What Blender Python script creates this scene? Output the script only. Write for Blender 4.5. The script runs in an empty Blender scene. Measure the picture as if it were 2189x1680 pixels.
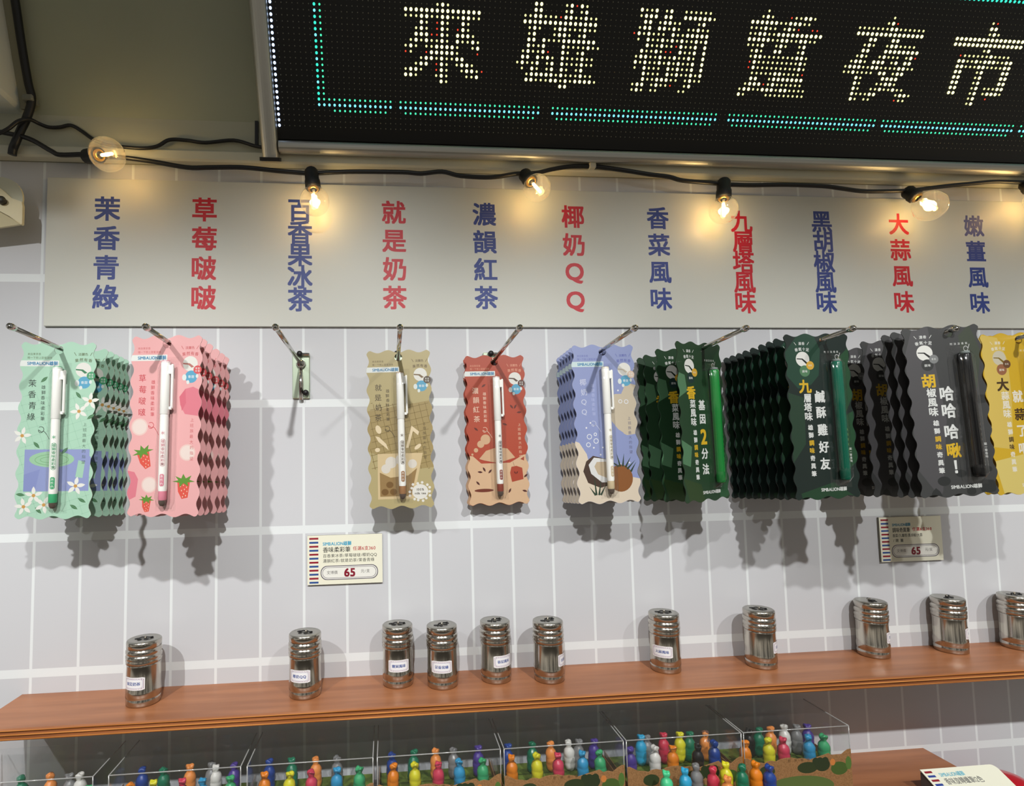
import bpy, math, random
from mathutils import Vector, Matrix
from mathutils.geometry import tessellate_polygon
random.seed(7)
S = bpy.context.scene
COL = S.collection
PI = math.pi

# ---------------------------------------------------------------- camera
EYE = 1.35            # height of the lens above the floor
CD = .67513           # distance of the lens from the wall
YAW, PITCH, ROLL = .09067, .06403, -.01833
FPX = 1186.98; PCX, PCY = 939.0, 892.66          # focal length in pixels of the 2189 px wide frame
cy_, sy_, cp_, sp_ = math.cos(YAW), math.sin(YAW), math.cos(PITCH), math.sin(PITCH)
FW = Vector((sy_*cp_, cy_*cp_, sp_))
R0 = Vector((cy_, -sy_, 0)); U0 = R0.cross(FW)
RT = R0*math.cos(ROLL) + U0*math.sin(ROLL)
UP = U0*math.cos(ROLL) - R0*math.sin(ROLL)
CAM = Vector((0, -CD, EYE))
cam = bpy.data.cameras.new('camera'); cam.sensor_width = 36; cam.lens = FPX/2189*36
cam.clip_start = .02
cam.shift_x = (1094.5-PCX)/2189; cam.shift_y = (PCY-840)/2189
co = bpy.data.objects.new('camera', cam); COL.objects.link(co)
co.matrix_world = Matrix(((RT.x, UP.x, -FW.x, CAM.x), (RT.y, UP.y, -FW.y, CAM.y), (RT.z, UP.z, -FW.z, CAM.z), (0, 0, 0, 1)))
S.camera = co

def ray(u, v):
    return FW + RT*((u-PCX)/FPX) - UP*((v-PCY)/FPX)
def at(u, v, d):
    """photo point at distance d in front of the wall"""
    r = ray(u, v); return CAM + r*((CD-d)/r.y)
def onz(u, v, z):
    r = ray(u, v); return CAM + r*((z-EYE)/r.z)
def onplane(u, v, p, n):
    r = ray(u, v); return CAM + r*((p-CAM).dot(n)/r.dot(n))

# ---------------------------------------------------------------- world, lights, exposure
S.view_settings.view_transform = 'Standard'; S.view_settings.look = 'None'
S.view_settings.gamma = 1; S.view_settings.use_curve_mapping = False
S.view_settings.exposure = 0.0
w = bpy.data.worlds.new('hall'); S.world = w; w.use_nodes = True
nt = w.node_tree; bg = nt.nodes['Background']
tc = nt.nodes.new('ShaderNodeTexCoord'); sep = nt.nodes.new('ShaderNodeSeparateXYZ')
rmp = nt.nodes.new('ShaderNodeValToRGB'); mr = nt.nodes.new('ShaderNodeMapRange')
mr.inputs[1].default_value = -1; mr.inputs[2].default_value = 1
nt.links.new(tc.outputs['Generated'], sep.inputs[0]); nt.links.new(sep.outputs[2], mr.inputs[0])
nt.links.new(mr.outputs[0], rmp.inputs[0]); nt.links.new(rmp.outputs[0], bg.inputs[0])
rmp.color_ramp.elements[0].color = (.10, .075, .055, 1); rmp.color_ramp.elements[0].position = .1
rmp.color_ramp.elements[1].color = (.17, .17, .165, 1); rmp.color_ramp.elements[1].position = .75
e_ = rmp.color_ramp.elements.new(.42); e_.color = (.30, .28, .24, 1)
mp_ = nt.nodes.new('ShaderNodeMapping'); mp_.inputs['Scale'].default_value = (5, 5, .6); nz = nt.nodes.new('ShaderNodeTexNoise'); nz.inputs['Scale'].default_value = 1.6; nz.inputs['Detail'].default_value = 2
rm2 = nt.nodes.new('ShaderNodeMapRange'); rm2.inputs[1].default_value = .42; rm2.inputs[2].default_value = .62; rm2.inputs[3].default_value = .35; rm2.inputs[4].default_value = 2.0
nt.links.new(tc.outputs['Generated'], mp_.inputs[0]); nt.links.new(mp_.outputs[0], nz.inputs[0]); nt.links.new(nz.outputs[0], rm2.inputs[0])
nt.links.new(rm2.outputs[0], bg.inputs[1])

def spot(x, d, z, tx, tz, power, color=(1, .985, .95), size=100, blend=.9, rad=.018):
    l = bpy.data.lights.new('track_spot', 'SPOT'); l.energy = power; l.color = color
    l.spot_size = math.radians(size); l.spot_blend = blend; l.shadow_soft_size = rad
    o = bpy.data.objects.new('track_spot', l); COL.objects.link(o)
    p = Vector((x, -d, EYE+z)); t = Vector((tx, 0, EYE+tz)); o.location = p
    o.rotation_euler = (t-p).to_track_quat('-Z', 'Y').to_euler(); return o
# the row of track spots of the stand, in front of the wall and above the lens
for x in (-.884, -.467, -.05, .367, .784, 1.20):
    spot(x, .767, .487, x, -.24, 26 if x < .3 else (23 if x < .7 else (18 if x < 1 else 27)), color=(1, .995, .975), size=70, blend=1.0, rad=.010)

# ---------------------------------------------------------------- materials
INK = 1.0
def lin(c):
    return tuple(((v/255)/12.92 if v <= 10.3 else ((v/255+.055)/1.055)**2.4) for v in c)
MATS = {}
def mat(rgb, rough=.5, metal=0., spec=.5, emit=0., coat=0., name=None):
    if INK != 1.0: rgb = tuple(round(c*INK) for c in rgb)
    key = (tuple(rgb), rough, metal, spec, emit, coat)
    if key in MATS: return MATS[key]
    m = bpy.data.materials.new(name or 'paint_%02x%02x%02x' % tuple(int(c) for c in rgb)); m.use_nodes = True
    b = m.node_tree.nodes['Principled BSDF']; c = lin(rgb)
    b.inputs['Base Color'].default_value = (*c, 1); b.inputs['Roughness'].default_value = rough
    b.inputs['Metallic'].default_value = metal; b.inputs['Specular IOR Level'].default_value = spec
    b.inputs['Coat Weight'].default_value = coat
    if emit:
        b.inputs['Emission Color'].default_value = (*c, 1); b.inputs['Emission Strength'].default_value = emit
    MATS[key] = m; return m
def thin_plastic(name, tint=(1, 1, 1), refl=1., rough=.06, haze=0.):
    """clear thin sheet: lets light straight through, glossy at grazing angles"""
    m = bpy.data.materials.new(name); m.use_nodes = True; n = m.node_tree.nodes; L = m.node_tree.links
    n.remove(n['Principled BSDF']); out = n['Material Output']
    t = n.new('ShaderNodeBsdfTransparent'); t.inputs[0].default_value = (*tint, 1)
    g = n.new('ShaderNodeBsdfGlossy'); g.inputs['Roughness'].default_value = rough; g.inputs[0].default_value = (1, 1, 1, 1)
    f = n.new('ShaderNodeLayerWeight'); f.inputs[0].default_value = .5
    pw = n.new('ShaderNodeMath'); pw.operation = 'POWER'; pw.inputs[1].default_value = 5; L.new(f.outputs['Facing'], pw.inputs[0])
    ad = n.new('ShaderNodeMath'); ad.operation = 'MULTIPLY_ADD'; ad.inputs[1].default_value = .92; ad.inputs[2].default_value = .05; L.new(pw.outputs[0], ad.inputs[0])
    mu = n.new('ShaderNodeMath'); mu.operation = 'MULTIPLY'; mu.inputs[1].default_value = refl; mu.use_clamp = True
    mx = n.new('ShaderNodeMixShader'); L.new(ad.outputs[0], mu.inputs[0]); L.new(mu.outputs[0], mx.inputs[0])
    L.new(t.outputs[0], mx.inputs[1]); L.new(g.outputs[0], mx.inputs[2]); last = mx
    if haze:
        df = n.new('ShaderNodeBsdfDiffuse'); df.inputs[0].default_value = (.8, .8, .78, 1)
        m2 = n.new('ShaderNodeMixShader'); m2.inputs[0].default_value = haze
        L.new(mx.outputs[0], m2.inputs[1]); L.new(df.outputs[0], m2.inputs[2]); last = m2
    L.new(last.outputs[0], out.inputs[0]); return m
CLEAR = thin_plastic('clear_blister', refl=.8, rough=.12)
BOXCLEAR = thin_plastic('clear_box_plastic', tint=(.96, .97, .975), refl=1.0, rough=.08, haze=.014)
GLASS = thin_plastic('bulb_glass', tint=(.975, .965, .93), refl=1.9, rough=.04, haze=.05)
CHROME = mat((205, 203, 198), .13, 1.0, name='chrome')
STEEL = mat((196, 190, 180), .17, 1.0, name='shaker_steel')
STEELTOP = mat((176, 174, 166), .34, 1.0, name='shaker_top_steel')
ALU = mat((196, 195, 188), .42, 1.0, name='aluminium')
BLACK = mat((14, 14, 15), .5, name='black_rubber')
CABLE = mat((16, 16, 17), .42, name='black_cable')
KRAFT = None

def noise_mat(name, c1, c2, scale=(8, 8, 8), rough=.5, detail=4, bump=0., spec=.4, lo=.35, hi=.65):
    m = bpy.data.materials.new(name); m.use_nodes = True; n = m.node_tree.nodes; L = m.node_tree.links
    b = n['Principled BSDF']; b.inputs['Roughness'].default_value = rough; b.inputs['Specular IOR Level'].default_value = spec
    g = n.new('ShaderNodeNewGeometry'); mp = n.new('ShaderNodeMapping'); mp.inputs['Scale'].default_value = scale
    no = n.new('ShaderNodeTexNoise'); no.inputs['Scale'].default_value = 1; no.inputs['Detail'].default_value = detail
    r = n.new('ShaderNodeValToRGB'); r.color_ramp.elements[0].color = (*lin(c1), 1); r.color_ramp.elements[1].color = (*lin(c2), 1)
    r.color_ramp.elements[0].position = lo; r.color_ramp.elements[1].position = hi
    L.new(g.outputs['Position'], mp.inputs[0]); L.new(mp.outputs[0], no.inputs[0]); L.new(no.outputs[0], r.inputs[0])
    L.new(r.outputs[0], b.inputs['Base Color'])
    if bump:
        bu = n.new('ShaderNodeBump'); bu.inputs['Strength'].default_value = bump; bu.inputs['Distance'].default_value = .001
        L.new(no.outputs[0], bu.inputs['Height']); L.new(bu.outputs[0], b.inputs['Normal'])
    return m
WOOD = noise_mat('shelf_wood', (143, 90, 57), (165, 108, 71), (7, 70, 70), .38, 6, .05, .45)
PLY = noise_mat('shelf_edge_ply', (172, 104, 46), (224, 150, 82), (9, 160, 420), .45, 5, .1)
PLYDARK = noise_mat('shelf_edge_groove', (104, 56, 22), (142, 82, 38), (9, 160, 300), .6, 4)
KRAFT = noise_mat('kraft_card', (134, 98, 60), (158, 118, 76), (900, 900, 900), .75, 3)
GREENFLOOR = noise_mat('printed_grass', (58, 78, 22), (112, 132, 50), (90, 90, 90), .7, 5)
SOFFIT = noise_mat('soffit_paint', (158, 163, 142), (170, 174, 152), (3, 3, 3), .6, 3)

def tile_mat():
    m = bpy.data.materials.new('tile_print_wall'); m.use_nodes = True; n = m.node_tree.nodes; L = m.node_tree.links
    b = n['Principled BSDF']; b.inputs['Roughness'].default_value = .42; b.inputs['Specular IOR Level'].default_value = .3
    g = n.new('ShaderNodeNewGeometry'); s = n.new('ShaderNodeSeparateXYZ'); L.new(g.outputs['Position'], s.inputs[0])
    def M(op, a, v=None):
        q = n.new('ShaderNodeMath'); q.operation = op; L.new(a, q.inputs[0])
        if v is not None:
            if hasattr(v, 'links'): L.new(v, q.inputs[1])
            else: q.inputs[1].default_value = v
        return q.outputs[0]
    def line(src, off, pitch, width):
        a = M('DIVIDE', M('SUBTRACT', src, off-pitch/2), pitch); f = M('FRACT', a)
        return M('LESS_THAN', M('ABSOLUTE', M('SUBTRACT', f, .5)), width/2/pitch)
    v = line(s.outputs[0], -.40162, .05, .0030)
    h = line(s.outputs[2], EYE+.21257, .14976, .0094)
    k = M('MAXIMUM', v, h)
    no = n.new('ShaderNodeTexNoise'); no.inputs['Scale'].default_value = 5; L.new(g.outputs['Position'], no.inputs[0])
    t = n.new('ShaderNodeMix'); t.data_type = 'RGBA'
    t.inputs[6].default_value = (*lin((193, 194, 198)), 1); t.inputs[7].default_value = (*lin((198, 199, 202)), 1)
    L.new(no.outputs[0], t.inputs[0])
    x = n.new('ShaderNodeMix'); x.data_type = 'RGBA'; x.inputs[7].default_value = (*lin((219, 223, 224)), 1)
    L.new(k, x.inputs[0]); L.new(t.outputs[2], x.inputs[6]); L.new(x.outputs[2], b.inputs['Base Color'])
    return m
TILE = tile_mat()

# ---------------------------------------------------------------- mesh builder
class MB:
    def __init__(s): s.v = []; s.f = []; s.m = []; s.mats = []; s.smooth = []
    def mi(s, m):
        if m not in s.mats: s.mats.append(m)
        return s.mats.index(m)
    def add(s, vs, fs, m, smooth=False):
        b = len(s.v); s.v += [tuple(p) for p in vs]; i = s.mi(m)
        for f in fs: s.f.append([b+k for k in f]); s.m.append(i); s.smooth.append(smooth)
    def box(s, x0, x1, y0, y1, z0, z1, m, bev=0.):
        if bev:
            # box with its vertical-section corners chamfered on every edge
            q = bev; pts = []
            for x, dx in ((x0, 0), (x0+q, 1), (x1-q, 1), (x1, 0)):
                e = 0 if dx else q
                ring = [(y0+e+(q if False else 0), z0+q+e), (y0+q+e, z0+e), (y1-q-e, z0+e), (y1-e, z0+q+e), (y1-e, z1-q-e), (y1-q-e, z1-e), (y0+q+e, z1-e), (y0+e, z1-q-e)]
                pts.append([(x, a, b) for a, b in ring])
            vs = sum(pts, []); fs = []
            for k in range(3):
                for j in range(8): a, b2 = k*8+j, k*8+(j+1) % 8; fs.append((a, b2, b2+8, a+8))
            fs.append(tuple(range(7, -1, -1))); fs.append(tuple(range(24, 32)))
            s.add(vs, fs, m); return
        vs = [(x, y, z) for x in (x0, x1) for y in (y0, y1) for z in (z0, z1)]
        s.add(vs, [(0, 1, 3, 2), (4, 6, 7, 5), (0, 4, 5, 1), (2, 3, 7, 6), (0, 2, 6, 4), (1, 5, 7, 3)], m)
    def lathe(s, prof, m, n=32, o=(0, 0, 0), axis=None, smooth=True):
        """prof: (r, h) along axis (default +z)"""
        o = Vector(o); a = Vector(axis or (0, 0, 1)).normalized()
        e1 = a.orthogonal().normalized(); e2 = a.cross(e1)
        if axis is None: e1, e2 = Vector((1, 0, 0)), Vector((0, 1, 0))
        vs = []; fs = []
        for r, h in prof:
            for k in range(n):
                t = 2*PI*k/n; vs.append(o+a*h+(e1*math.cos(t)+e2*math.sin(t))*max(r, 1e-5))
        for i in range(len(prof)-1):
            for k in range(n): fs.append((i*n+k, i*n+(k+1) % n, (i+1)*n+(k+1) % n, (i+1)*n+k))
        s.add(vs, fs, m, smooth)
    def tube(s, path, r, m, n=10, caps=True, smooth=True):
        path = [Vector(p) for p in path]; vs = []; fs = []; prev = None
        for i, p in enumerate(path):
            t = (path[min(i+1, len(path)-1)]-path[max(i-1, 0)]).normalized()
            if prev is None: e = t.orthogonal().normalized()
            else: e = (prev-t*prev.dot(t)).normalized()
            prev = e; b = t.cross(e); rr = r[i] if isinstance(r, (list, tuple)) else r
            for k in range(n):
                a = 2*PI*k/n; vs.append(p+(e*math.cos(a)+b*math.sin(a))*rr)
        for i in range(len(path)-1):
            for k in range(n): fs.append((i*n+k, i*n+(k+1) % n, (i+1)*n+(k+1) % n, (i+1)*n+k))
        s.add(vs, fs, m, smooth)
        if caps:
            s.add(vs[:n], [tuple(range(n-1, -1, -1))], m); s.add(vs[-n:], [tuple(range(n))], m)
    def prism(s, pts, fn, t0, t1, m, mside=None, holes=()):
        """2-D outline (+holes) between offsets t0 (back) and t1 (front); fn(x,y,t)->3-D"""
        loops = [pts]+list(holes); flat = [p for l in loops for p in l]; n = len(flat)
        tri = tessellate_polygon([[Vector((x, y, 0)) for x, y in l] for l in loops])
        vs = [fn(x, y, t1) for x, y in flat]+[fn(x, y, t0) for x, y in flat]
        s.add(vs, [tuple(t) for t in tri]+[tuple(i+n for i in reversed(t)) for t in tri], m)
        fs = []; b = 0
        for l in loops:
            k = len(l)
            for i in range(k): fs.append((b+i, b+(i+1) % k, b+(i+1) % k+n, b+i+n))
            b += k
        s.add(vs, fs, mside or m)
    def build(s, name, parent=None, loc=(0, 0, 0), fix=True):
        me = bpy.data.meshes.new(name); me.from_pydata(s.v, [], s.f)
        for m in s.mats: me.materials.append(m)
        me.polygons.foreach_set('material_index', s.m); me.polygons.foreach_set('use_smooth', s.smooth)
        me.update()
        if fix:
            import bmesh
            bm = bmesh.new(); bm.from_mesh(me); bmesh.ops.remove_doubles(bm, verts=bm.verts, dist=1e-6)
            bmesh.ops.recalc_face_normals(bm, faces=bm.faces); bm.to_mesh(me); bm.free()
        o = bpy.data.objects.new(name, me); COL.objects.link(o); o.location = loc
        if parent: o.parent = parent
        return o

def tag(o, label=None, cat=None, group=None, kind=None):
    if label: o['label'] = label
    if cat: o['category'] = cat
    if group: o['group'] = group
    if kind: o['kind'] = kind
    return o
def thing(name, loc, label, cat, group=None, rot=(0, 0, 0)):
    o = bpy.data.objects.new(name, None); COL.objects.link(o); o.location = loc; o.rotation_euler = rot
    o.empty_display_size = .02
    return tag(o, label, cat, group)
def copy_tree(o, parent=None):
    c = o.copy(); COL.objects.link(c); c.parent = parent
    if parent is not None: c.matrix_parent_inverse = o.matrix_parent_inverse.copy()
    for ch in list(o.children): copy_tree(ch, c)
    return c
def smoothpath(pts, k=6):
    pts = [Vector(p) for p in pts]; out = []
    for i in range(len(pts)-1):
        p0, p1, p2, p3 = pts[max(i-1, 0)], pts[i], pts[i+1], pts[min(i+2, len(pts)-1)]
        for j in range(k):
            t = j/k
            out.append(.5*((2*p1)+(p2-p0)*t+(2*p0-5*p1+4*p2-p3)*t*t+(3*p1-p0-3*p2+p3)*t**3))
    out.append(pts[-1]); return out

# ---------------------------------------------------------------- lettering
_tc = bpy.data.curves.new('lettering', 'FONT'); _to = bpy.data.objects.new('lettering', _tc); COL.objects.link(_to)
GL = {}
BOLDK = 1.1
def _outline(ch):
    """triangles from the glyph's own outlines: loops sorted into outers and holes by nesting depth"""
    cu = _to.to_curve(bpy.context.evaluated_depsgraph_get()); loops = []
    for sp_ in cu.splines:
        n = len(sp_.bezier_points); P = []
        for i in range(n):
            a, b_ = sp_.bezier_points[i], sp_.bezier_points[(i+1) % n]
            straight = (a.co-a.handle_right).length < 1e-5 and (b_.co-b_.handle_left).length < 1e-5
            for k in range(1 if straight else 4):
                t = k/4; q = a.co*(1-t)**3+a.handle_right*3*t*(1-t)**2+b_.handle_left*3*t*t*(1-t)+b_.co*t**3
                if not P or (Vector((q.x, q.y))-P[-1]).length > 1e-4: P.append(Vector((q.x, q.y)))
        if len(P) > 2: loops.append(P)
    _to.to_curve_clear()
    def ins(p, L):
        c = False
        for i in range(len(L)):
            u, v = L[i-1], L[i]
            if (u.y > p.y) != (v.y > p.y) and p.x < (v.x-u.x)*(p.y-u.y)/(v.y-u.y)+u.x: c = not c
        return c
    ar = lambda L: sum(L[i-1].x*L[i].y-L[i].x*L[i-1].y for i in range(len(L)))/2
    dep = [sum(ins(L[0], M_) for M_ in loops if M_ is not L) for L in loops]
    vs, fs, A = [], [], 0.
    for L, d in zip(loops, dep):
        if d % 2: continue
        hs = [M_ for M_, e in zip(loops, dep) if e == d+1 and ins(M_[0], L)]
        A += abs(ar(L))-sum(abs(ar(h)) for h in hs)
        hs = [[sum(h, Vector((0, 0)))/len(h)*.01+p*.99 for p in h] for h in hs]     # keep touching holes apart
        grp = [L]+hs; flat = [p for g in grp for p in g]; b0 = len(vs)
        for t in tessellate_polygon([[Vector((p.x, p.y, 0)) for p in g] for g in grp]): fs.append(tuple(b0+k for k in t))
        vs += [(p.x, p.y) for p in flat]
    T = sum(abs((vs[b][0]-vs[a][0])*(vs[c][1]-vs[a][1])-(vs[c][0]-vs[a][0])*(vs[b][1]-vs[a][1])) for a, b, c in fs)/2
    return vs, fs, A, T
def glyph(ch, bold):
    k = ch
    if k not in GL:
        _tc.body = ch; _tc.resolution_u = 4; bpy.context.view_layer.update()
        vs, fs, A, T = _outline(ch)
        if not vs or abs(A-T) > .02*max(A, 1e-6):
            me = bpy.data.meshes.new_from_object(_to.evaluated_get(bpy.context.evaluated_depsgraph_get()))
            vs = [(v.co.x, v.co.y) for v in me.vertices]; fs = [tuple(p.vertices) for p in me.polygons]; bpy.data.meshes.remove(me)
        if vs:
            xs = [p[0] for p in vs]; ys = [p[1] for p in vs]; bb = (min(xs), max(xs), min(ys), max(ys))
        else: bb = (0, .25, 0, .7)
        GL[k] = (vs, fs, bb)
    return GL[k]
CJKW = 1.0
class Art:
    """flat printing on a face: shapes in mm, x right, y up, stacked in thin layers"""
    def __init__(s, mb, fn, t0, step=None): s.mb, s.fn, s.t0, s.n, s.seen = mb, fn, t0, 0, []; s.step = .000012 if step is None else step
    def _lv(s, x0, x1, y0, y1, hold=False):
        """lowest layer that still lies above everything printed underneath"""
        if not hold:
            s.n = 1+max([l for (a, b, c, d, l) in s.seen if a < x1 and b > x0 and c < y1 and d > y0], default=0)
        s.seen.append((x0, x1, y0, y1, s.n)); return s.t0+s.step*s.n
    def _z(s): return None
    def poly(s, pts, c, hold=False):
        X = [p[0] for p in pts]; Y = [p[1] for p in pts]; z = s._lv(min(X), max(X), min(Y), max(Y), hold and False)
        m = c if not isinstance(c, tuple) else mat(c, .42)
        tri = tessellate_polygon([[Vector((x, y, 0)) for x, y in pts]])
        s.mb.add([s.fn(x/1000, y/1000, z) for x, y in pts], [tuple(t) for t in tri], m)
    def rect(s, x0, x1, y0, y1, c, hold=False): s.poly([(x0, y0), (x1, y0), (x1, y1), (x0, y1)], c, hold)
    def rrect(s, x0, x1, y0, y1, r, c, hold=False):
        p = []
        for cx, cy, a0 in ((x1-r, y0+r, -90), (x1-r, y1-r, 0), (x0+r, y1-r, 90), (x0+r, y0+r, 180)):
            for k in range(6):
                a = math.radians(a0+18*k); p.append((cx+r*math.cos(a), cy+r*math.sin(a)))
        s.poly(p, c, hold)
    def ell(s, cx, cy, rx, ry, c, rot=0., n=24, hold=False):
        a = math.radians(rot); p = []
        for k in range(n):
            t = 2*PI*k/n; x, y = rx*math.cos(t), ry*math.sin(t)
            p.append((cx+x*math.cos(a)-y*math.sin(a), cy+x*math.sin(a)+y*math.cos(a)))
        s.poly(p, c, hold)
    def line(s, pts, wd, c, hold=False):
        X = [p[0] for p in pts]; Y = [p[1] for p in pts]; z = s._lv(min(X), max(X), min(Y), max(Y), hold)
        m = c if not isinstance(c, tuple) else mat(c, .42)
        P = [Vector((x, y)) for x, y in pts]; vs = []
        for i, p in enumerate(P):
            t = (P[min(i+1, len(P)-1)]-P[max(i-1, 0)]).normalized(); nn = Vector((-t.y, t.x))*wd/2
            vs += [p+nn, p-nn]
        s.mb.add([s.fn(x/1000, y/1000, z) for x, y in vs], [(2*i, 2*i+1, 2*i+3, 2*i+2) for i in range(len(P)-1)], m)
    def ring(s, cx, cy, r, wd, c): s.line([(cx+r*math.cos(2*PI*k/20), cy+r*math.sin(2*PI*k/20)) for k in range(21)], wd, c)
    def leaf(s, cx, cy, L, wd, rot, c, hold=False):
        a = math.radians(rot); p = []
        for k in range(9): t = k/8; p.append(((t-.5)*L, wd/2*math.sin(PI*t)))
        for k in range(7, 0, -1): t = k/8; p.append(((t-.5)*L, -wd/2*math.sin(PI*t)))
        s.poly([(cx+x*math.cos(a)-y*math.sin(a), cy+x*math.sin(a)+y*math.cos(a)) for x, y in p], c, hold)
    def char(s, ch, cx, cy, h, c, bold=0., wid=None, rot=0., z=None):
        """one character, its ink box centred at cx,cy; h = em size"""
        vs, fs, bb = glyph(ch, bold)
        if not fs: return
        mx, my = (bb[0]+bb[1])/2, (bb[2]+bb[3])/2
        if ord(ch) > 0x2e00: my = .36
        a = math.radians(rot); sx = h if wid is None else h*wid
        z = s._lv(cx-sx*.5, cx+sx*.5, cy-h*.5, cy+h*.5)
        m = c if not isinstance(c, tuple) else mat(c, .42)
        q = BOLDK*bold
        for kq, (ox, oy) in enumerate([(0, 0)] if bold <= 0 else [(-q, -q), (q, -q), (-q, q), (q, q)]):
            out = []; zq = z+kq*.000003
            for x, y in vs:
                X, Y = (x-mx+ox)*sx, (y-my+oy)*h
                out.append(s.fn((cx+X*math.cos(a)-Y*math.sin(a))/1000, (cy+X*math.sin(a)+Y*math.cos(a))/1000, zq))
            s.mb.add(out, fs, m)
    def col(s, txt, x, y0, y1, h, c, bold=0., wid=None, jitter=0., rot=0.):
        n = len(txt); z = s._z()
        for i, ch in enumerate(txt):
            cc = c[i] if isinstance(c, list) else c
            s.char(ch, x+random.uniform(-1, 1)*jitter, y0+(y1-y0)*(i/(n-1) if n > 1 else 0), h, cc, bold, wid, rot+random.uniform(-1, 1)*jitter*8, z)
    def row(s, txt, x0, x1, y, h, c, bold=0., wid=None, arc=0., slope=0.):
        """characters spread evenly between x0 and x1 by their advance"""
        adv = []
        for ch in txt:
            if ord(ch) > 0x2e00: adv.append(1.0)
            elif ch == ' ': adv.append(.35)
            else:
                b = glyph(ch, bold)[2]; adv.append(b[1]-b[0]+.11)
        T = sum(adv); k = (x1-x0)/T; x = x0; z = s._z(); xm = (x0+x1)/2
        for ch, a in zip(txt, adv):
            cx = x+a*k/2; u = (cx-xm)/max((x1-x0)/2, 1e-6)
            if ch != ' ':
                my = 0 if ord(ch) > 0x2e00 else (glyph(ch, bold)[2][2]+glyph(ch, bold)[2][3])/2-.36
                s.char(ch, cx, y+my*h+arc*(1-u*u)+slope*(cx-x0), h, c, bold, wid if wid else min(1., k/h) if k < h else 1., -u*arc*7, z)
            x += a*k

# ---------------------------------------------------------------- the setting
b = MB(); b.box(-1.5, 2.4, 0, .05, 0, EYE+.352, TILE); tag(b.build('wall_back'), kind='structure')
b = MB(); b.box(-1.5, 2.4, 0, .05, EYE+.352, EYE+1.3, mat((150, 149, 132), .6)); tag(b.build('wall_upper'), kind='structure')
BEAM = mat((206, 204, 184), .5, name='beam_paint')
b = MB(); b.box(-.62, 2.4, -.014, 0, EYE+.352, EYE+.3657, BEAM, .002); tag(b.build('trim_1'), kind='structure')
b = MB(); b.box(-.62, 2.4, -.008, 0, EYE+.3657, EYE+.4055, mat((176, 177, 158), .55)); tag(b.build('trim_2'), kind='structure')
b = MB(); b.box(-.1570, -.1532, -.011, -.008, EYE+.3740, EYE+.4055, mat((30, 32, 36), .5)); tag(b.build('trim_3'), kind='structure')
# sloping soffit above the lip, leaning out over the wall
SA = math.radians(18.7); SP = Vector((0, -.008, EYE+.4052)); SU = Vector((0, -math.sin(SA), math.cos(SA))); SN = Vector((0, math.cos(SA), math.sin(SA)))
b = MB(); L = .62
p = [SP+Vector((x, 0, 0))+SU*t for x in (-.42, 2.4) for t in (0, L)]; q = [v+SN*.02 for v in p]
b.add(p+q, [(0, 1, 3, 2), (4, 6, 7, 5), (0, 4, 5, 1), (2, 3, 7, 6), (0, 2, 6, 4), (1, 5, 7, 3)], SOFFIT); tag(b.build('ceiling'), kind='structure')
b = MB(); b.box(-.47, -.42, -.45, 0, EYE+.4055, EYE+1.1, mat((212, 218, 212), .5), .004); tag(b.build('wall_left'), kind='structure')
b = MB()
for x0, x1 in ((-.42, -.407),):
    p = [SP-SN*.0+Vector((x, 0, 0))+SU*t for x in (x0, x1) for t in (0.004, L)]; q = [v-SN*.008 for v in p]
    b.add(p+q, [(0, 1, 3, 2), (4, 6, 7, 5), (0, 4, 5, 1), (2, 3, 7, 6), (0, 2, 6, 4), (1, 5, 7, 3)], mat((150, 146, 122), .55))
tag(b.build('trim_4'), kind='structure')

# ---------------------------------------------------------------- banner board with the flavour names
BL, BR, BT, BB = -.3962, 1.03, EYE+.3320, EYE+.1549
b = MB(); b.box(BL, BR, -.0040, -.0005, BB, BT, mat((198, 199, 191), .45, spec=.35), .0005)
a = Art(b, lambda x, y, t: (x, -t, y), .0040)
BLUE, RED = (44, 62, 132), (190, 22, 40)
cols = [('茉香青綠', BLUE, 229, 447, 226, 636), ('草莓啵啵', RED, 437, 449, 436, 637), ('百香果冰茶', BLUE, 641, 450, 642, 641),
        ('就是奶茶', RED, 842, 455, 844, 637), ('濃韻紅茶', BLUE, 1036, 459, 1039, 637), ('椰奶QQ', RED, 1225, 464, 1230, 645),
        ('香菜風味', BLUE, 1407, 467, 1413, 640), ('九層塔風味', RED, 1587, 474, 1592, 647), ('黑胡椒風味', BLUE, 1757, 474, 1767, 647),
        ('大蒜風味', RED, 1921, 480, 1933, 646), ('嫩薑風味', BLUE, 2082, 484, 2095, 648)]
for txt, c, u0, v0, u1, v1 in cols:
    p0, p1 = at(u0, v0, .004), at(u1, v1, .004); x = (p0.x+p1.x)/2*1000
    a.col(txt, x, p0.z*1000, p1.z*1000, 30.5, mat(c, .5), .021)
o = b.build('name_board', fix=False)
tag(o, 'long pale grey board lettered with flavour names in blue and red columns', 'sign board')

# ---------------------------------------------------------------- LED message sign, leaning out 26 degrees
DN = Vector((0, .4457, -.8952)); SGU = -DN; SGX = Vector((1, 0, 0)); SGN = Vector((0, -.8952, -.4457))   # SGN faces the viewer
PS = at(600, 289, .026); PS = Vector((0, PS.y, PS.z))
def sg(u, v):
    p = onplane(u, v, PS, SGN); return p.x, (p-PS).dot(SGU)
def sp(x, s, t=0.): return PS+SGX*x+SGU*s+SGN*t
x0s, s0s = sg(597.4, 267.7); x1s, _ = sg(2060, 224); gx0, _ = sg(681.8, 212)
PX = (gx0-x0s)/8; _, st = sg(577.6, 3.4); PY = (st-s0s)/21
SIGN = thing('led_sign', sp(x0s-.02, -.02), 'black LED message sign scrolling yellow-white Chinese characters above the board', 'LED sign')
def chd(o):
    o.parent = SIGN; o.matrix_parent_inverse = Matrix.Translation(SIGN.location).inverted(); return o
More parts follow.
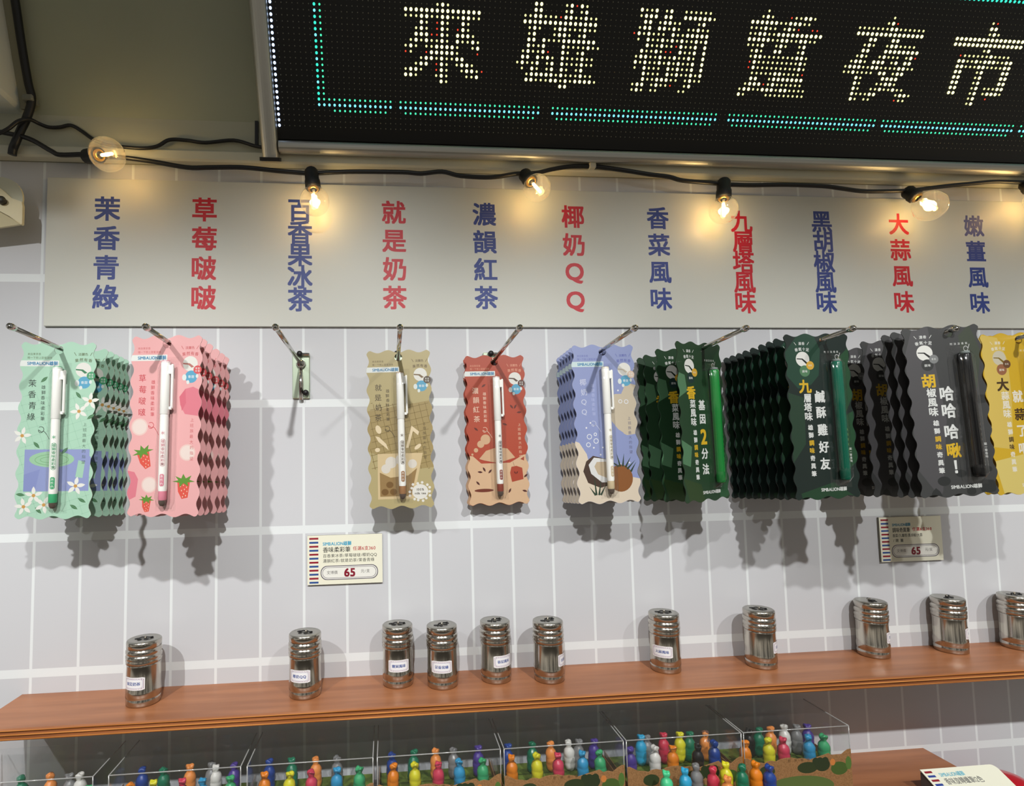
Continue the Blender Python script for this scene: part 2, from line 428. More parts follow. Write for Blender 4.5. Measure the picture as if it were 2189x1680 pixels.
SW = 1.42; ST = .245
b = MB(); p = [sp(x, s, t) for x in (x0s-.004, SW) for s in (-.004, ST) for t in (-.025, 0)]
b.add(p, [(0, 1, 3, 2), (4, 6, 7, 5), (0, 4, 5, 1), (2, 3, 7, 6), (0, 2, 6, 4), (1, 5, 7, 3)], mat((13, 14, 13), .34, spec=.4)); chd(b.build('screen_panel'))
def rail(name, prof, p_at):   # prof: closed 2-D section swept between two ends
    b = MB(); n = len(prof); vs = [p_at(0, u, v) for u, v in prof]+[p_at(1, u, v) for u, v in prof]
    b.add(vs, [(i, (i+1) % n, (i+1) % n+n, i+n) for i in range(n)], ALU, False); b.add(vs, [tuple(range(n)), tuple(range(2*n-1, n-1, -1))], ALU)
    return chd(b.build(name))
sec = [(-.0076+.0152*(.5-.5*math.cos(PI*k/12)), .0085*math.sin(PI*k/12)**.75 if 0 < k < 12 else 0) for k in range(13)]+[(.0076, -.010), (-.0076, -.010)]
secw = [(u*1.28, v if v > -.005 else -.02) for u, v in sec]
rail('bottom_rail', sec, lambda e, u, v: sp((x0s-.002, SW)[e], -.0128+u, v))
rail('top_rail', sec, lambda e, u, v: sp((x0s-.024, SW)[e], ST+.008+u, v))
rail('side_rail', secw, lambda e, u, v: sp(x0s-.0125+u, (-.0245, ST+.018)[e], v+.002))
b = MB()
p = [sp(x, s, t) for x in (x0s-.024, x0s-.001) for s in (-.0285, -.0245) for t in (-.02, .012)]
b.add(p, [(0, 1, 3, 2), (4, 6, 7, 5), (0, 4, 5, 1), (2, 3, 7, 6), (0, 2, 6, 4), (1, 5, 7, 3)], BLACK); chd(b.build('corner_cap'))
CH = {0: (867.3, 20.2, 2, 0, '''.......o
......o#o
###############
ooo##oo##oo##oo
...#o.r#o..#o
..o#o.r#o.r#o
..###rr#o.###o
.o#o#oo#o.#oo#o
o#o.oo####o..o#
ro..r#####o...r
...o##o#oo##
..o##.r#o.o##o
o##o..r#o..o##or
##o...o#o...oo#
.......#o'''), 1: (1121.9, 47, 3, 1, '''...##....o#r#o
...##....o#.o#
.oo##ooor##oo#oo
.###############
..o#o..o##ooo#oo
..o#...o##o.o#
..##.#ooo#######
..#oo#...#oooo#oo
.o#oo#r..#o.o#
.##.#o#o.#ooo#oo
o#oo#.o#.#ooo#oo
.o.#o.o#.#o.o#
..o#####o#ooo#oo
..##ooo##o#o####o
.........##'''), 2: (1369.5, 22.5, 0, 1, '''.#oo#.o#..oooooo
.o###.##..######o
..##.o##oo...o#
.o##.##o#o.oo#oo
r#o#ooo.#oo#####
.o.#oo#o#o#oo#o#
...#oo#oor#oo#.#
..#oo#orr.#oo#.#
.o##oo#oo#oo#o.#
.#o#oo#o#o#oo#.#
.o.#ooo.#o#oo#.#
...#ooo.#o#oo#o#
...#oo###oo.o#oo
.o##.o#oor..o#
.o#o.oo....oo'''), 3: (1601, 72.4, 4, 0, '''...o
..o#o...roo##o
######oo###oo
ooo#oo.o#or..rr
oo##oo##########
#####oo##oo##oo
ooo#..o#o..o#
.o#o..##...o#
.o##ooooooo##o
.r#ooooooooo#o
.r#ooooooooo#o
..ooooo##oooor
..##..o#######
.o###ro#oooooo
o##oo###o##oooo
#o....ooooooooo'''), 4: (1833.6, 61, 2, 1, '''........o
.......o#r
.ooooooo##oooooo
.###############
....##...##
...o#o..o##oooo
...##...########
..o#o..o#ooo.o#r
.o##o.###.o#.##
o###oo##oooo##oo
oo#oooo.##.o##
...#o....####
...#o...oo##o
...#o..oo#oo#oo
...#ooo##....o##o
...#o.oo.....roo'''), 5: (2040.8, 84, 3, 0, '''.......or
.......##
.......o#o
################
################
.......o#
..roooooo#oooo
..##oo#o###oo##
..##ooo##oooo##
..##...o#....##
..##...o#....##
..##...o#....##
..##...o#.ooo##
..##...o#.o###o
.......o#..r
.......o#''')}
lit = {}; CHCELLS = []; SEGS = []
for k, (u, v, rr, cc, txt) in CH.items():
    x, s = sg(u, v); c0 = round((x-x0s)/PX)-cc; r0 = round((s-s0s)/PY)+rr; CHCELLS.append([])
    for j, ln in enumerate(txt.split('\n')):
        for i, chh in enumerate(ln):
            if chh != '.': lit[(c0+i, r0-j)] = chh; CHCELLS[-1].append((c0+i, r0-j))
def seg(u, v): return round((sg(u, v)[0]-x0s)/PX)
for (ua, ub) in ((681.8, 834), (855.5, 1150), (1178, 1537), (1562, 1873), (1895, 2168), (2190, 2420)):
    va = 212+(ua-682)*.0276; vb = 212+(ub-682)*.0276
    ca, cb = seg(ua, va), seg(ub, vb); SEGS.append((ca, cb))
    for c in range(ca, cb+1):
        lit[(c, 5)] = 'g'; lit[(c, 4)] = 'B'
        if ca+(3 if ua < 700 else 1) <= c < cb: lit[(c, 3)] = 'g'
ntop = round((sg(2170, 6)[1]-s0s)/PY)
for c in range(seg(1850, 0), int((SW-x0s)/PX)-2): lit[(c, ntop)] = 'G'
for r in range(5, ntop+4):
    lit[(8, r)] = 'G' if r % 4 else 'B'; lit[(9, r)] = 'g'
for r in range(0, ntop+4): lit[(0, r)] = 'w'
LEDC = {'#': ((255, 250, 178), 1.9, .00180), 'o': ((244, 242, 160), 1.5, .00122), 'r': ((255, 70, 45), 1.3, .0009), 'g': ((72, 236, 176), 1.3, .00112),
        'B': ((112, 226, 246), 1.7, .00140), 'G': ((52, 225, 190), 1.4, .0015), 'w': ((190, 214, 255), 2.4, .0016)}
def dots(keys, m, rad):
    b = MB()
    for (c, r), rd in zip(keys, rad):
        x, s = x0s+c*PX, s0s+r*PY; n = 7
        vs = [sp(x+rd*math.cos(2*PI*k/n), s+rd*1.1*math.sin(2*PI*k/n), .0002) for k in range(n)]
        vs += [sp(x+rd*.6*math.cos(2*PI*k/n), s+rd*.66*math.sin(2*PI*k/n), rd*.8) for k in range(n)]
        b.add(vs, [(k, (k+1) % n, n+(k+1) % n, n+k) for k in range(n)]+[tuple(range(n, 2*n))], m)
    return b
led_mats = {k: mat(v[0], .4, emit=v[1]) for k, v in LEDC.items()}
NC = int((SW-x0s)/PX)-1; NR = ntop+4
off = [(c, r) for c in range(NC) for r in range(NR) if (c, r) not in lit]
chd(dots(off, mat((120, 122, 112), .4), [.00062]*len(off)).build('unlit_diodes', fix=False))
def diode_part(name, keys):
    b = MB()
    for q in keys:
        k = lit[q]; d = dots([q], led_mats[k], [LEDC[k][2]]); b.add(d.v, d.f, led_mats[k])
    if keys: chd(b.build(name, fix=False))
for cells in CHCELLS: diode_part('character_diodes', [q for q in cells if q[0] < NC])
for ca, cb in SEGS: diode_part('border_diodes', [q for q in lit if ca <= q[0] <= cb and q[1] in (3, 4, 5) and lit[q] in 'gB' and q[0] > 9 or (ca < 10 and q[0] in (8, 9) and q[1] > 2)])
diode_part('top_border_diodes', [q for q in lit if q[1] == ntop and q[0] > 12 and q[0] < NC])
diode_part('edge_diodes', [q for q in lit if q[0] == 0])

# ---------------------------------------------------------------- string lights
FIL = mat((255, 200, 110), .4, emit=26, name='glowing_filament')
SOCK = mat((22, 22, 22), .55, name='socket_rubber')
sl_pts = [(-60, 270), (0, 282), (40, 290), (70, 300), (110, 323), (130, 331), (185, 330), (215, 334), (265, 337), (330, 346), (400, 358), (450, 358), (520, 358),
          (600, 366), (650, 370), (665, 371), (700, 369), (760, 367), (860, 368), (900, 371), (945, 367), (985, 376), (1050, 379), (1100, 372), (1125, 371), (1150, 369),
          (1180, 362), (1220, 356), (1265, 356), (1290, 358), (1340, 365), (1390, 373), (1430, 378), (1460, 386), (1530, 392), (1547, 394), (1565, 395), (1610, 396),
          (1680, 395), (1760, 398), (1800, 403), (1850, 409), (1925, 408), (1942, 407), (1965, 405), (2020, 398), (2090, 391), (2130, 388), (2189, 390), (2260, 392), (2400, 410)]
def sld(u):   # how far the cable hangs from the wall
    d = .022
    for uc in (1265,): d = min(d, .016+abs(u-uc)*.00005) if abs(u-uc) < 140 else d
    return d
STR = thing('string_light', at(1265, 356, .016), 'black string light cable with five glowing clear globe bulbs over the board', 'string lights')
def chs(o, par=None):
    o.parent = par or STR; o.matrix_parent_inverse = Matrix.Translation(STR.location).inverted() if not par else Matrix(); return o
path = smoothpath([at(u, v, sld(u)) for u, v in sl_pts], 5)
b = MB(); b.tube(path, .0027, CABLE, 8); chs(b.build('cable'))
BULBS = [((190, 334), (229, 330), .022, .050, .0185), ((666, 372), (673, 430), .023, .034, .0172), ((1124, 376), (1148, 402), .022, .042, .0164),
         ((1547, 394), (1547, 449), .023, .033, .0170), ((1944, 412), (1988, 440), .022, .040, .0190), ((2196, 396), (2226, 425), .022, .036, .018)]
for (su, sv), (bu_, bv), sd, bd, R in BULBS:
    p0 = at(su, sv, sd); pc = at(bu_, bv, bd); ax = (pc-p0).normalized()
    neck = pc-ax*(R*1.28)
    ln = (neck-p0).length
    b = MB(); b.lathe([(0, -.006), (.0065, -.006), (.0082, -.003), (.0082, ln*.55), (.0090, ln*.6), (.0090, ln+.002), (.0072, ln+.004), (0, ln+.004)], SOCK, 18, p0, ax); chs(b.build('socket'))
    b = MB(); prof = [(.0066, -R*1.32), (.0072, -R*1.15), (.0095, -R*.94)]
    for k in range(1, 15):
        t = math.radians(-58+148*k/14); prof.append((R*math.cos(t), R*math.sin(t)))
    b.lathe(prof, GLASS, 28, pc, ax); bulb = b.build('bulb'); chs(bulb)
    b = MB(); b.lathe([(.0063, -R*1.33), (.0066, -R*1.05), (.0060, -R*.98), (.004, -R*.95)], mat((190, 150, 80), .3, 1.0), 16, pc, ax)
    o = b.build('screw_base'); o.parent = bulb
    b = MB(); f0 = pc-ax*.0085; sd1 = ax.orthogonal().normalized()
    for q in (-1, 1): b.tube([f0+sd1*.0019*q-ax*.001, f0+sd1*.0019*q, f0+sd1*.0019*q+ax*.016, f0+sd1*.0019*q+ax*.017], [.0008, .0017, .0017, .0008], FIL, 8)
    b.tube([f0-ax*.008, f0], .0016, mat((220, 215, 200), .4), 8)
    o = b.build('filament'); o.parent = bulb
    l = bpy.data.lights.new('bulb_glow', 'POINT'); l.energy = .085; l.color = (1, .72, .33); l.shadow_soft_size = .007
    lo = bpy.data.objects.new('bulb_glow', l); COL.objects.link(lo); lo.location = pc
b = MB(); p = at(1265, 356, .016); b.box(-.0042, .0042, -.005, .017, -.0036, .0036, mat((190, 188, 172), .5), .001)
tag(b.build('cable_clip', loc=p), 'small cream clip holding the string light cable above the board', 'cable clip')

# black mains cables in the upper left corner
def cpath(pts): return smoothpath([p for p in pts], 5)
def sof(u, v, off): return onplane(u, v, SP-SN*off, SN)
b = MB()
b.tube(cpath([sof(24, -40, .010), sof(32, 0, .010), sof(47, 100, .010), sof(60, 175, .010), sof(68, 212, .010), at(58, 250, .019), at(46, 275, .021), at(34, 303, .022), at(28, 318, .020), at(26, 331, .019)]), .0045, CABLE, 10)
tag(b.build('power_cable'), 'thick black cable running down the upper left corner', 'cable')
b = MB()
b.tube(cpath([at(-40, 300, .034), at(0, 284, .034), at(18, 275, .033), at(36, 261, .030), at(50, 256, .028), at(66, 256, .022), at(85, 265, .015), at(105, 272, .013), at(128, 272, .012), at(152, 268, .012), at(176, 281, .012), at(205, 301, .016), at(240, 311, .018),
              at(300, 317, .018), at(335, 313, .017), at(362, 299, .014), at(400, 300, .012), at(440, 305, .013), at(500, 300, .012), at(545, 312, .015), at(570, 316, .017)]), .0021, CABLE, 8)
tag(b.build('sign_lead'), 'thin black lead looping from the corner to the LED sign', 'cable')
b = MB(); p = sof(65, 214, .009); b.box(-.0058, .0058, -.0072, .008, -.0034, .0034, mat((120, 122, 112), .35), .0012)
tag(b.build('cable_clip', loc=p), 'grey clip holding the thick cable in the upper left corner', 'cable clip')

# cream bracket cut by the left edge of the picture
CRM = mat((214, 204, 168), .5, name='cream_plastic')
br = thing('wall_bracket', at(-20, 440, .0), 'cream plastic wall bracket with half-round cover beside the board', 'bracket')
P = lambda u, v, d: at(u, v, d)-br.location
b = MB(); c = P(2, 424, .026)
R = .0245
outl = [(R*math.cos(math.radians(k)), R*math.sin(math.radians(k))) for k in range(-20, 201, 10)]
b.prism(outl, lambda x, y, t: (c.x+x-.001, c.y-t, c.z+y), -.002, .0005, mat((196, 196, 176), .45), CRM); b.build('cover', br)
def facet(name, f, dy, m):
    b = MB(); bk = [v+Vector((0, dy, 0)) for v in f]; n = len(f)
    b.add(f+bk, [tuple(range(n)), tuple(range(2*n-1, n-1, -1))]+[(i, (i+1) % n, (i+1) % n+n, i+n) for i in range(n)], m); b.build(name, br)
facet('bracket_arm', [P(-60, 375, .034), P(2, 403, .033), P(24, 423, .032), P(46, 431, .031), P(48, 440, .031), P(47, 478, .031), P(44, 480, .032), P(20, 462, .035), P(-60, 420, .040)], .004, CRM)
facet('bracket_base', [P(-60, 420, .0395), P(20, 463, .035), P(46, 479, .031), P(-60, 495, .028)], .003, mat((206, 194, 156), .5))
b = MB(); q0 = P(-70, 430, .03); b.box(q0.x-.03, q0.x+.004, -.034, 0, q0.z-.02, q0.z+.02, CRM, .002); b.build('wall_mount', br)
b = MB(); b.lathe([(0, 0), (.0042, 0), (.0042, .005), (.0032, .0065), (0, .0065)], mat((44, 40, 30), .5), 14, P(6, 431, .0345), (.25, -1, .1)); b.build('bolt', br)

# ---------------------------------------------------------------- hooks
PZ = EYE+.1096; PX0, PDX, PL = -.33480, .115486, .1546; PT = .065
def peg_x(k): return PX0+PDX*k
def make_hook(k, label):
    x = peg_x(k); h = thing('display_hook', (x, 0, PZ), label, 'hook', 'wire display hooks in the row')
    b = MB(); b.box(-.0105, .0100, -.0035, 0, -.0415, .0135, mat((206, 222, 198), .28, .75), .0008)
    b.box(-.0040, .0105, -.0085, -.0035, .0098, .0128, CHROME, .0008); b.build('back_plate', h)
    b = MB(); b.tube([(0, -.0045, -.043), (0, -.0045, -.004)], .0026, CHROME, 10)
    b.lathe([(0, -.004), (.004, -.003), (.0057, 0), (.004, .003), (0, .004)], CHROME, 14, (0, -.006, 0), (0, 1, 0)); b.build('spine', h)
    b = MB(); b.tube([(0, -.005, 0), (0, -PL*math.cos(PT), PL*math.sin(PT))], .0023, CHROME, 12)
    b.lathe([(.0023, -.006), (.0030, -.004), (.0034, -.001), (.0028, .002), (0, .0032)], CHROME, 14, (0, -PL*math.cos(PT), PL*math.sin(PT)), (0, -math.cos(PT), math.sin(PT))); b.build('rod', h)
    for sx, sz in ((-.0012, .0118), (.0058, -.0348)):
        b = MB(); b.lathe([(0, -.002), (.0034, -.002), (.0034, .004), (.0028, .0052), (0, .0055)], BLACK, 14, (sx, -.0045, sz), (0, -1, 0)); b.build('screw', h)
    return h
hk = ['chrome hook at the far left carrying the mint green pen packs', 'chrome hook carrying the pink strawberry pen packs', 'empty chrome hook with its back plate on show', 'chrome hook carrying the single tan milk tea pen pack',
      'chrome hook carrying the red black tea pen packs', 'chrome hook carrying the lavender coconut pen packs', 'chrome hook carrying the dark green coriander marker packs', 'chrome hook carrying the dark green basil marker packs',
      'chrome hook carrying the charcoal pepper marker packs', 'chrome hook carrying the yellow garlic marker packs']
for k in range(10): make_hook(k, hk[k])

# ---------------------------------------------------------------- pen packs
CWd, CHt = 74., 180.; HY = 81.5      # card size and height of the hole above its centre, in mm
def card_outline(CWd=74.):
    p = []; amp = 1.7
    def wave(n, N): return [(i/N, amp*math.cos(2*PI*n*i/N)) for i in range(N)]
    hw, hh = CWd/2-1.7, CHt/2-1.7
    for t, a in wave(3, 40): p.append((-hw+2*hw*t, hh+a*(1 if t > 0 else 1)))
    for t, a in wave(8, 80): p.append((hw+a, hh-2*hh*t))
    for t, a in wave(3, 40): p.append((hw-2*hw*t, -hh-a))
    for t, a in wave(8, 80): p.append((-hw-a, -hh+2*hh*t))
    # round the four corners a little
    out = []
    for x, y in p:
        cx, cy = abs(x)-(hw-4), abs(y)-(hh-4)
        if cx > 0 and cy > 0:
            r = math.hypot(cx, cy); lim = 5.2
            if r > lim: x = math.copysign(hw-4+cx*lim/r, x); y = math.copysign(hh-4+cy*lim/r, y)
        out.append((x, y))
    cl = [out[0]]
    for q in out[1:]:
        if math.hypot(q[0]-cl[-1][0], q[1]-cl[-1][1]) > .15: cl.append(q)
    return cl
OUT_SOFT, OUT_DARK = card_outline(74.), card_outline(80.)
OUT = OUT_SOFT; HX = 0.
def inside_outline(x, y):
    c = False; n = len(OUT)
    for i in range(n):
        x1, y1 = OUT[i]; x2, y2 = OUT[(i+1) % n]
        if (y1 > y) != (y2 > y) and x < (x2-x1)*(y-y1)/(y2-y1)+x1: c = not c
    return c
def fc(x, y, t): return (x-HX/1000, -t, y-HY/1000)        # card millimetres/1000 -> the pack's own space (origin at the hole)
def hole(r=4.4, n=20): return [((HX+r*math.cos(2*PI*k/n))/1000, (HY+r*math.sin(2*PI*k/n))/1000) for k in range(n)]
def zone(a, conv, c, inset=.12):
    """convex patch of colour trimmed to the card's wavy edge"""
    A = sum(conv[i][0]*conv[(i+1) % len(conv)][1]-conv[(i+1) % len(conv)][0]*conv[i][1] for i in range(len(conv)))
    if A < 0: conv = conv[::-1]
    poly = [(x*(1-inset/40), y*(1-inset/90)) for x, y in OUT]
    for i in range(len(conv)):
        (ax, ay), (bx, by) = conv[i], conv[(i+1) % len(conv)]
        f = lambda q: (bx-ax)*(q[1]-ay)-(by-ay)*(q[0]-ax)
        new = []
        for k in range(len(poly)):
            p_, q_ = poly[k-1], poly[k]; fp, fq = f(p_), f(q_)
            if (fp >= 0) != (fq >= 0): t = fp/(fp-fq); new.append((p_[0]+(q_[0]-p_[0])*t, p_[1]+(q_[1]-p_[1])*t))
            if fq >= 0: new.append(q_)
        poly = new
        if len(poly) < 3: return
    cl = [poly[0]]
    for q_ in poly[1:]:
        if math.hypot(q_[0]-cl[-1][0], q_[1]-cl[-1][1]) > .02: cl.append(q_)
    if len(cl) > 2: a.poly(cl, c)
def clip_line(a, pts, wd, c):
    run = []
    for q in pts:
        if inside_outline(*q): run.append(q)
        else:
            if len(run) > 1: a.line(run, wd, c, True)
            run = []
    if len(run) > 1: a.line(run, wd, c, True)
def base_card(bg, edge=(225, 222, 212), back=(120, 118, 110)):
    b = MB(); b.prism([(x/1000, y/1000) for x, y in OUT], fc, 0, .0006, mat(bg, .4, coat=.15), mat(edge, .6), [hole()])
    return b, Art(b, fc, .0006)
def blister(cx, y0, y1, wd, dep, name='blister'):
    b = MB(); prof = []; n = 12; ny = 14; vs = []; fs = []
    L = y1-y0
    for j in range(ny+1):
        t = j/ny; y = y0+L*t; e = min(1., (min(t, 1-t)*L/8)**.5 if min(t, 1-t)*L < 8 else 1.)
        for k in range(n+1):
            a_ = PI*k/n; vs.append(fc((cx-wd/2*math.cos(a_)*(.75+.25*e))/1000, y/1000, .001+dep/1000*e*math.sin(a_)**.6))
    for j in range(ny):
        for k in range(n): q = j*(n+1)+k; fs.append((q, q+1, q+n+2, q+n+1))
    b.add(vs, fs, CLEAR, True)
    # welded flange around the dome
    b.prism([((cx+sx*(wd/2+2.2))/1000, yy/1000) for sx, yy in ((-1, y0-2), (1, y0-2), (1, y1+2), (-1, y1+2))], fc, .00085, .00105, CLEAR)
    return b
def soft_pen(cx, y1, color, pcolor, roty=0.):
    """white cased felt pen: barrel with colour ring and dark tip, cap with clip"""
    out = {}
    o = Vector(fc(cx/1000, y1/1000, .0056)); ax = Vector((0, 0, -1))
    WHT = mat((268, 268, 262), .32); C = mat(color, .35)
    b = MB(); b.lathe([(.0039, .052), (.00405, .056), (.0041, .125), (.0036, .128)], WHT, 20, o, ax)
    b.lathe([(.0037, .127), (.0039, .1285), (.0039, .1345), (.0036, .136)], C, 20, o, ax)
    # printing on the barrel
    fb = lambda x, y, t: (o.x+.00417*math.sin(x/.0042), o.y-.00417*math.cos(x/.0042), o.z+y)
    A_ = Art(b, lambda x, y, t: (o.x+(.00414+t)*math.sin(x/.0042), o.y-(.00414+t)*math.cos(x/.0042), o.z+y), 0); ink = mat(pcolor, .4)
    A_.char('米' if False else '＊', 1, -71, 5.0, ink, .01)
    A_.line([(1.3+2.3*math.cos(t_), -90+(11 if math.sin(t_) > 0 else -11)+2.3*math.sin(t_)) for t_ in [2*PI*k/24 for k in range(25)]], .35, ink)
    A_.col('雄獅香味柔彩筆', 1.3, -79, -101, 3.5, ink, .01)
    A2 = Art(b, lambda x, y, t: (o.x+(.00414+t)*math.sin(x/.0042), o.y-(.00414+t)*math.cos(x/.0042), o.z+y), .00003)
    for q in range(6): A2.rect(-.9+q*.68, -.9+q*.68+.7, -122.4+(.7 if q in (0, 5) else 0), -110.6-(.7 if q in (0, 5) else 0), C)
    A2.col('水性色', 1.1, -112.8, -120.2, 3.0, mat((262, 262, 258), .4), 0)
    out['pen'] = b
    b = MB(); b.lathe([(0, 0), (.0039, 0), (.0043, .0012), (.0044, .052), (.0041, .0525)], WHT, 20, o, ax); b.lathe([(.0040, -.0002), (.0041, .0010), (.0045, .0014)], C, 20, o, ax); out['cap'] = b
    b = MB(); b.box(o.x+.0037, o.x+.0068, o.y-.0018, o.y+.0018, o.z-.013, o.z-.004, WHT, .0004); b.box(o.x+.0060, o.x+.0082, o.y-.0016, o.y+.0016, o.z-.047, o.z-.003, WHT, .0006); b.box(o.x+.0044, o.x+.0072, o.y-.0012, o.y+.0012, o.z-.048, o.z-.045, WHT, .0003); out['clip'] = b
    b = MB(); b.lathe([(.0036, .1355), (.0034, .139), (.0022, .1415), (0, .142)], mat((96, 84, 76), .25), 18, o, ax); out['tip'] = b
    return out
def finish_pack(name, label, cat, group, cardb, pen, blis):
    r = thing(name, (0, 0, 0), label, cat, group)
    cardb.build('card', r, fix=False)
    p = pen['pen'].build('pen', r)
    for k in pen:
        if k != 'pen': q = pen[k].build(k, p)
    blis.build('blister', r, fix=False); return r

DARKTXT = (58, 72, 52)
def soft_header(a, txt_c, cx=0, c2=(70, 160, 110), pen_c=(60, 130, 90), strip=(236, 240, 236)):
    a.row('來自果茶香', -30, -17, 77, 2.6, txt_c); a.row('聞一下戀上甜蜜滋味', -30, -6, 73.2, 2.6, txt_c)
    zone(a, [(-40, 64.5), (.5, 64.5), (.5, 70.5), (-40, 70.5)], strip); a.row('SIMBALION雄獅', -30, -.5, 67.5, 4.3, (36, 130, 178), .02)
    a.row('淡麗色', 19, 28.5, 77, 3.2, txt_c, .01); a.line([(15, 79), (17, 75.6)], .5, txt_c); a.line([(32.6, 79), (30.6, 75.6)], .5, txt_c)
    a.row('果然有香', 15.5, 33, 70, 3.9, txt_c, .012, arc=1.3)
    a.ell(24.4, 61, 7.6, 7.6, (236, 234, 226)); a.poly([(17, 62), (24, 61.4), (28.5, 58), (25.8, 57), (22.5, 60), (17, 60.6)], pen_c)
    a.ell(25.6, 48, 6.2, 6.2, (92, 170, 205)); a.row('香甜', 22.2, 29, 48, 3.1, (235, 240, 240), .01)
    a.ell(18.6, 47.4, 2.2, 3.1, (228, 236, 232)); a.ell(31.6, 48.5, 1.4, 1.9, (228, 236, 232)); a.ell(22.4, 42.6, 1.5, 2.0, (228, 236, 232))
    a.ell(32, 55, 4.2, 4.2, c2); a.row('果香', 29.4, 34.6, 56.2, 2.2, (235, 240, 235)); a.row('味蕾', 29.4, 34.6, 53.6, 2.2, (235, 240, 235))
def swirl(a, x, y, c):
    pts = []
    for k in range(26):
        t = k/25
        if t < .6: an = 2.2-t*9.5; pts.append((x+3.2*math.cos(an)*(1-t*.4), y+4+3.0*math.sin(an)))
        else: u = (t-.6)/.4; pts.append((x+1.4+6*u*u+1.0*u, y+1.2+3.2*math.sin(u*2.4)-9*u*u))
    a.line(pts, .55, c)
def flower(a, x, y, r, rot):
    for k in range(5): a.leaf(x+r*.58*math.cos(math.radians(rot+72*k)), y+r*.58*math.sin(math.radians(rot+72*k)), r*1.1, r*.46, rot+72*k, (240, 240, 232), k > 0)
    a.ell(x, y, 1.7, 1.7, (208, 158, 84))
def grid(a, c, x0, x1, y0, y1, step, ang, wd=.35):
    a._lv(x0, x1, y0, y1); ca, sa = math.cos(math.radians(ang)), math.sin(math.radians(ang))
    for k in range(-14, 15):
        for d_ in (0, 1):
            pts = []
            for j in range(-60, 61):
                s_, t_ = k*step, j*2.2
                x, y = (s_*ca-t_*sa, s_*sa+t_*ca) if d_ else (t_*ca-s_*sa, t_*sa+s_*ca)
                y += (y0+y1)/2; x += (x0+x1)/2
                pts.append((x, y) if x0 < x < x1 and y0 < y < y1 else (999, 999))
            clip_line(a, pts, wd, c)
def title(a, txt, c, small='雄獅香味柔彩筆', x=-24, c2=None):
    a.col(txt, x, 47, 13, 8.0, c, 0.004, None, .5); a.col(small, x+10.6, 43, 11, 4.3, c2 or c, 0.003, None, .25)
    swirl(a, x+9.5, -4, c)
def right_note(a, c): a.col('上班族最大的指望', 27.5, 5, -33, 3.9, c, 0, None, .25)

INK = .87
def mint():
    b, a = base_card((178, 220, 194))
    grid(a, (160, 205, 178), -36, 36, -86, 36, 8.2, 18)
    a.rect(-29, 33, -62, -20, (148, 160, 208)); a.poly([(-29, -62), (-29, -45), (-14, -40), (-18, -62)], (138, 150, 202)); a.poly([(24, -20), (34.5, -28), (32, -57), (20, -52)], (148, 160, 208))
    a.poly([(22.5, -31), (28.8, -33), (27, -49), (20, -48)], (168, 212, 186))
    a.ell(-3, -30, 21.5, 8, (160, 206, 168)); a.line([(-3+16*math.cos(t/12*PI), -30.5+5.4*math.sin(t/12*PI)) for t in range(25)], .5, (120, 176, 122)); a.line([(-5+9*math.cos(t/12*PI), -30.5+2.8*math.sin(t/12*PI)) for t in range(25)], .5, (120, 176, 122))
    for x, y, r_ in ((-13, 51, 42), (20.5, 35, -52), (33, 13, 35), (-18, -15.5, -48), (9, -21.5, 46), (-31.5, -65, -8), (-14, -81, -45), (19.5, -78, -32), (27, -71.5, -30)):
        a.leaf(x, y, 9, 3.2, r_, (78, 128, 88)); a.line([(x-4*math.cos(math.radians(r_)), y-4*math.sin(math.radians(r_))), (x+4*math.cos(math.radians(r_)), y+4*math.sin(math.radians(r_)))], .3, (118, 160, 118))
    for x, y, r_, q in ((32, 29, 8, 12), (21.5, 18.5, 8, 40), (-32, -6, 8, 5), (20.5, -57, 8.4, 8), (-19, -66, 8, 20), (-28, -77, 8, 30), (-9, -75.5, 8, -6)): flower(a, x, y, r_, q)
    soft_header(a, (96, 112, 74)); title(a, '茉香青綠', (52, 62, 56)); right_note(a, (74, 96, 80))
    return finish_pack('pen_pack', '', 'pen pack', None, b, soft_pen(2.2, 63, (64, 178, 120), (70, 175, 120)), blister(2.6, -82, 66, 16.5, 10.2))
def strawberry(a, x, y, s, rot, cut=False):
    an = math.radians(rot)
    def T(px, py): return (x+(px*math.cos(an)-py*math.sin(an))*s, y+(px*math.sin(an)+py*math.cos(an))*s)
    a.poly([T(-6, 6), T(6.5, 6), T(4, -9), T(-2, -10), T(-5.5, -3)], (228, 88, 74))
    for sx, sy in ((-3, 2), (0, 3), (3, 1), (-2, -2), (1, -1), (3.4, -3), (0, -5), (-1, -8), (2, -7)): a.ell(*T(sx, sy), .45*s, .75*s, (246, 214, 190), rot, 8)
    a.poly([T(-11, 7), T(-5, 8), T(-8, 12), T(-2, 9.5), T(0, 14), T(2.5, 9.5), T(8, 12), T(6, 8), T(11.5, 6), T(4, 5.5), T(5, 1.5), T(0, 5), T(-4, 1), T(-4, 5.5)], (98, 150, 54))
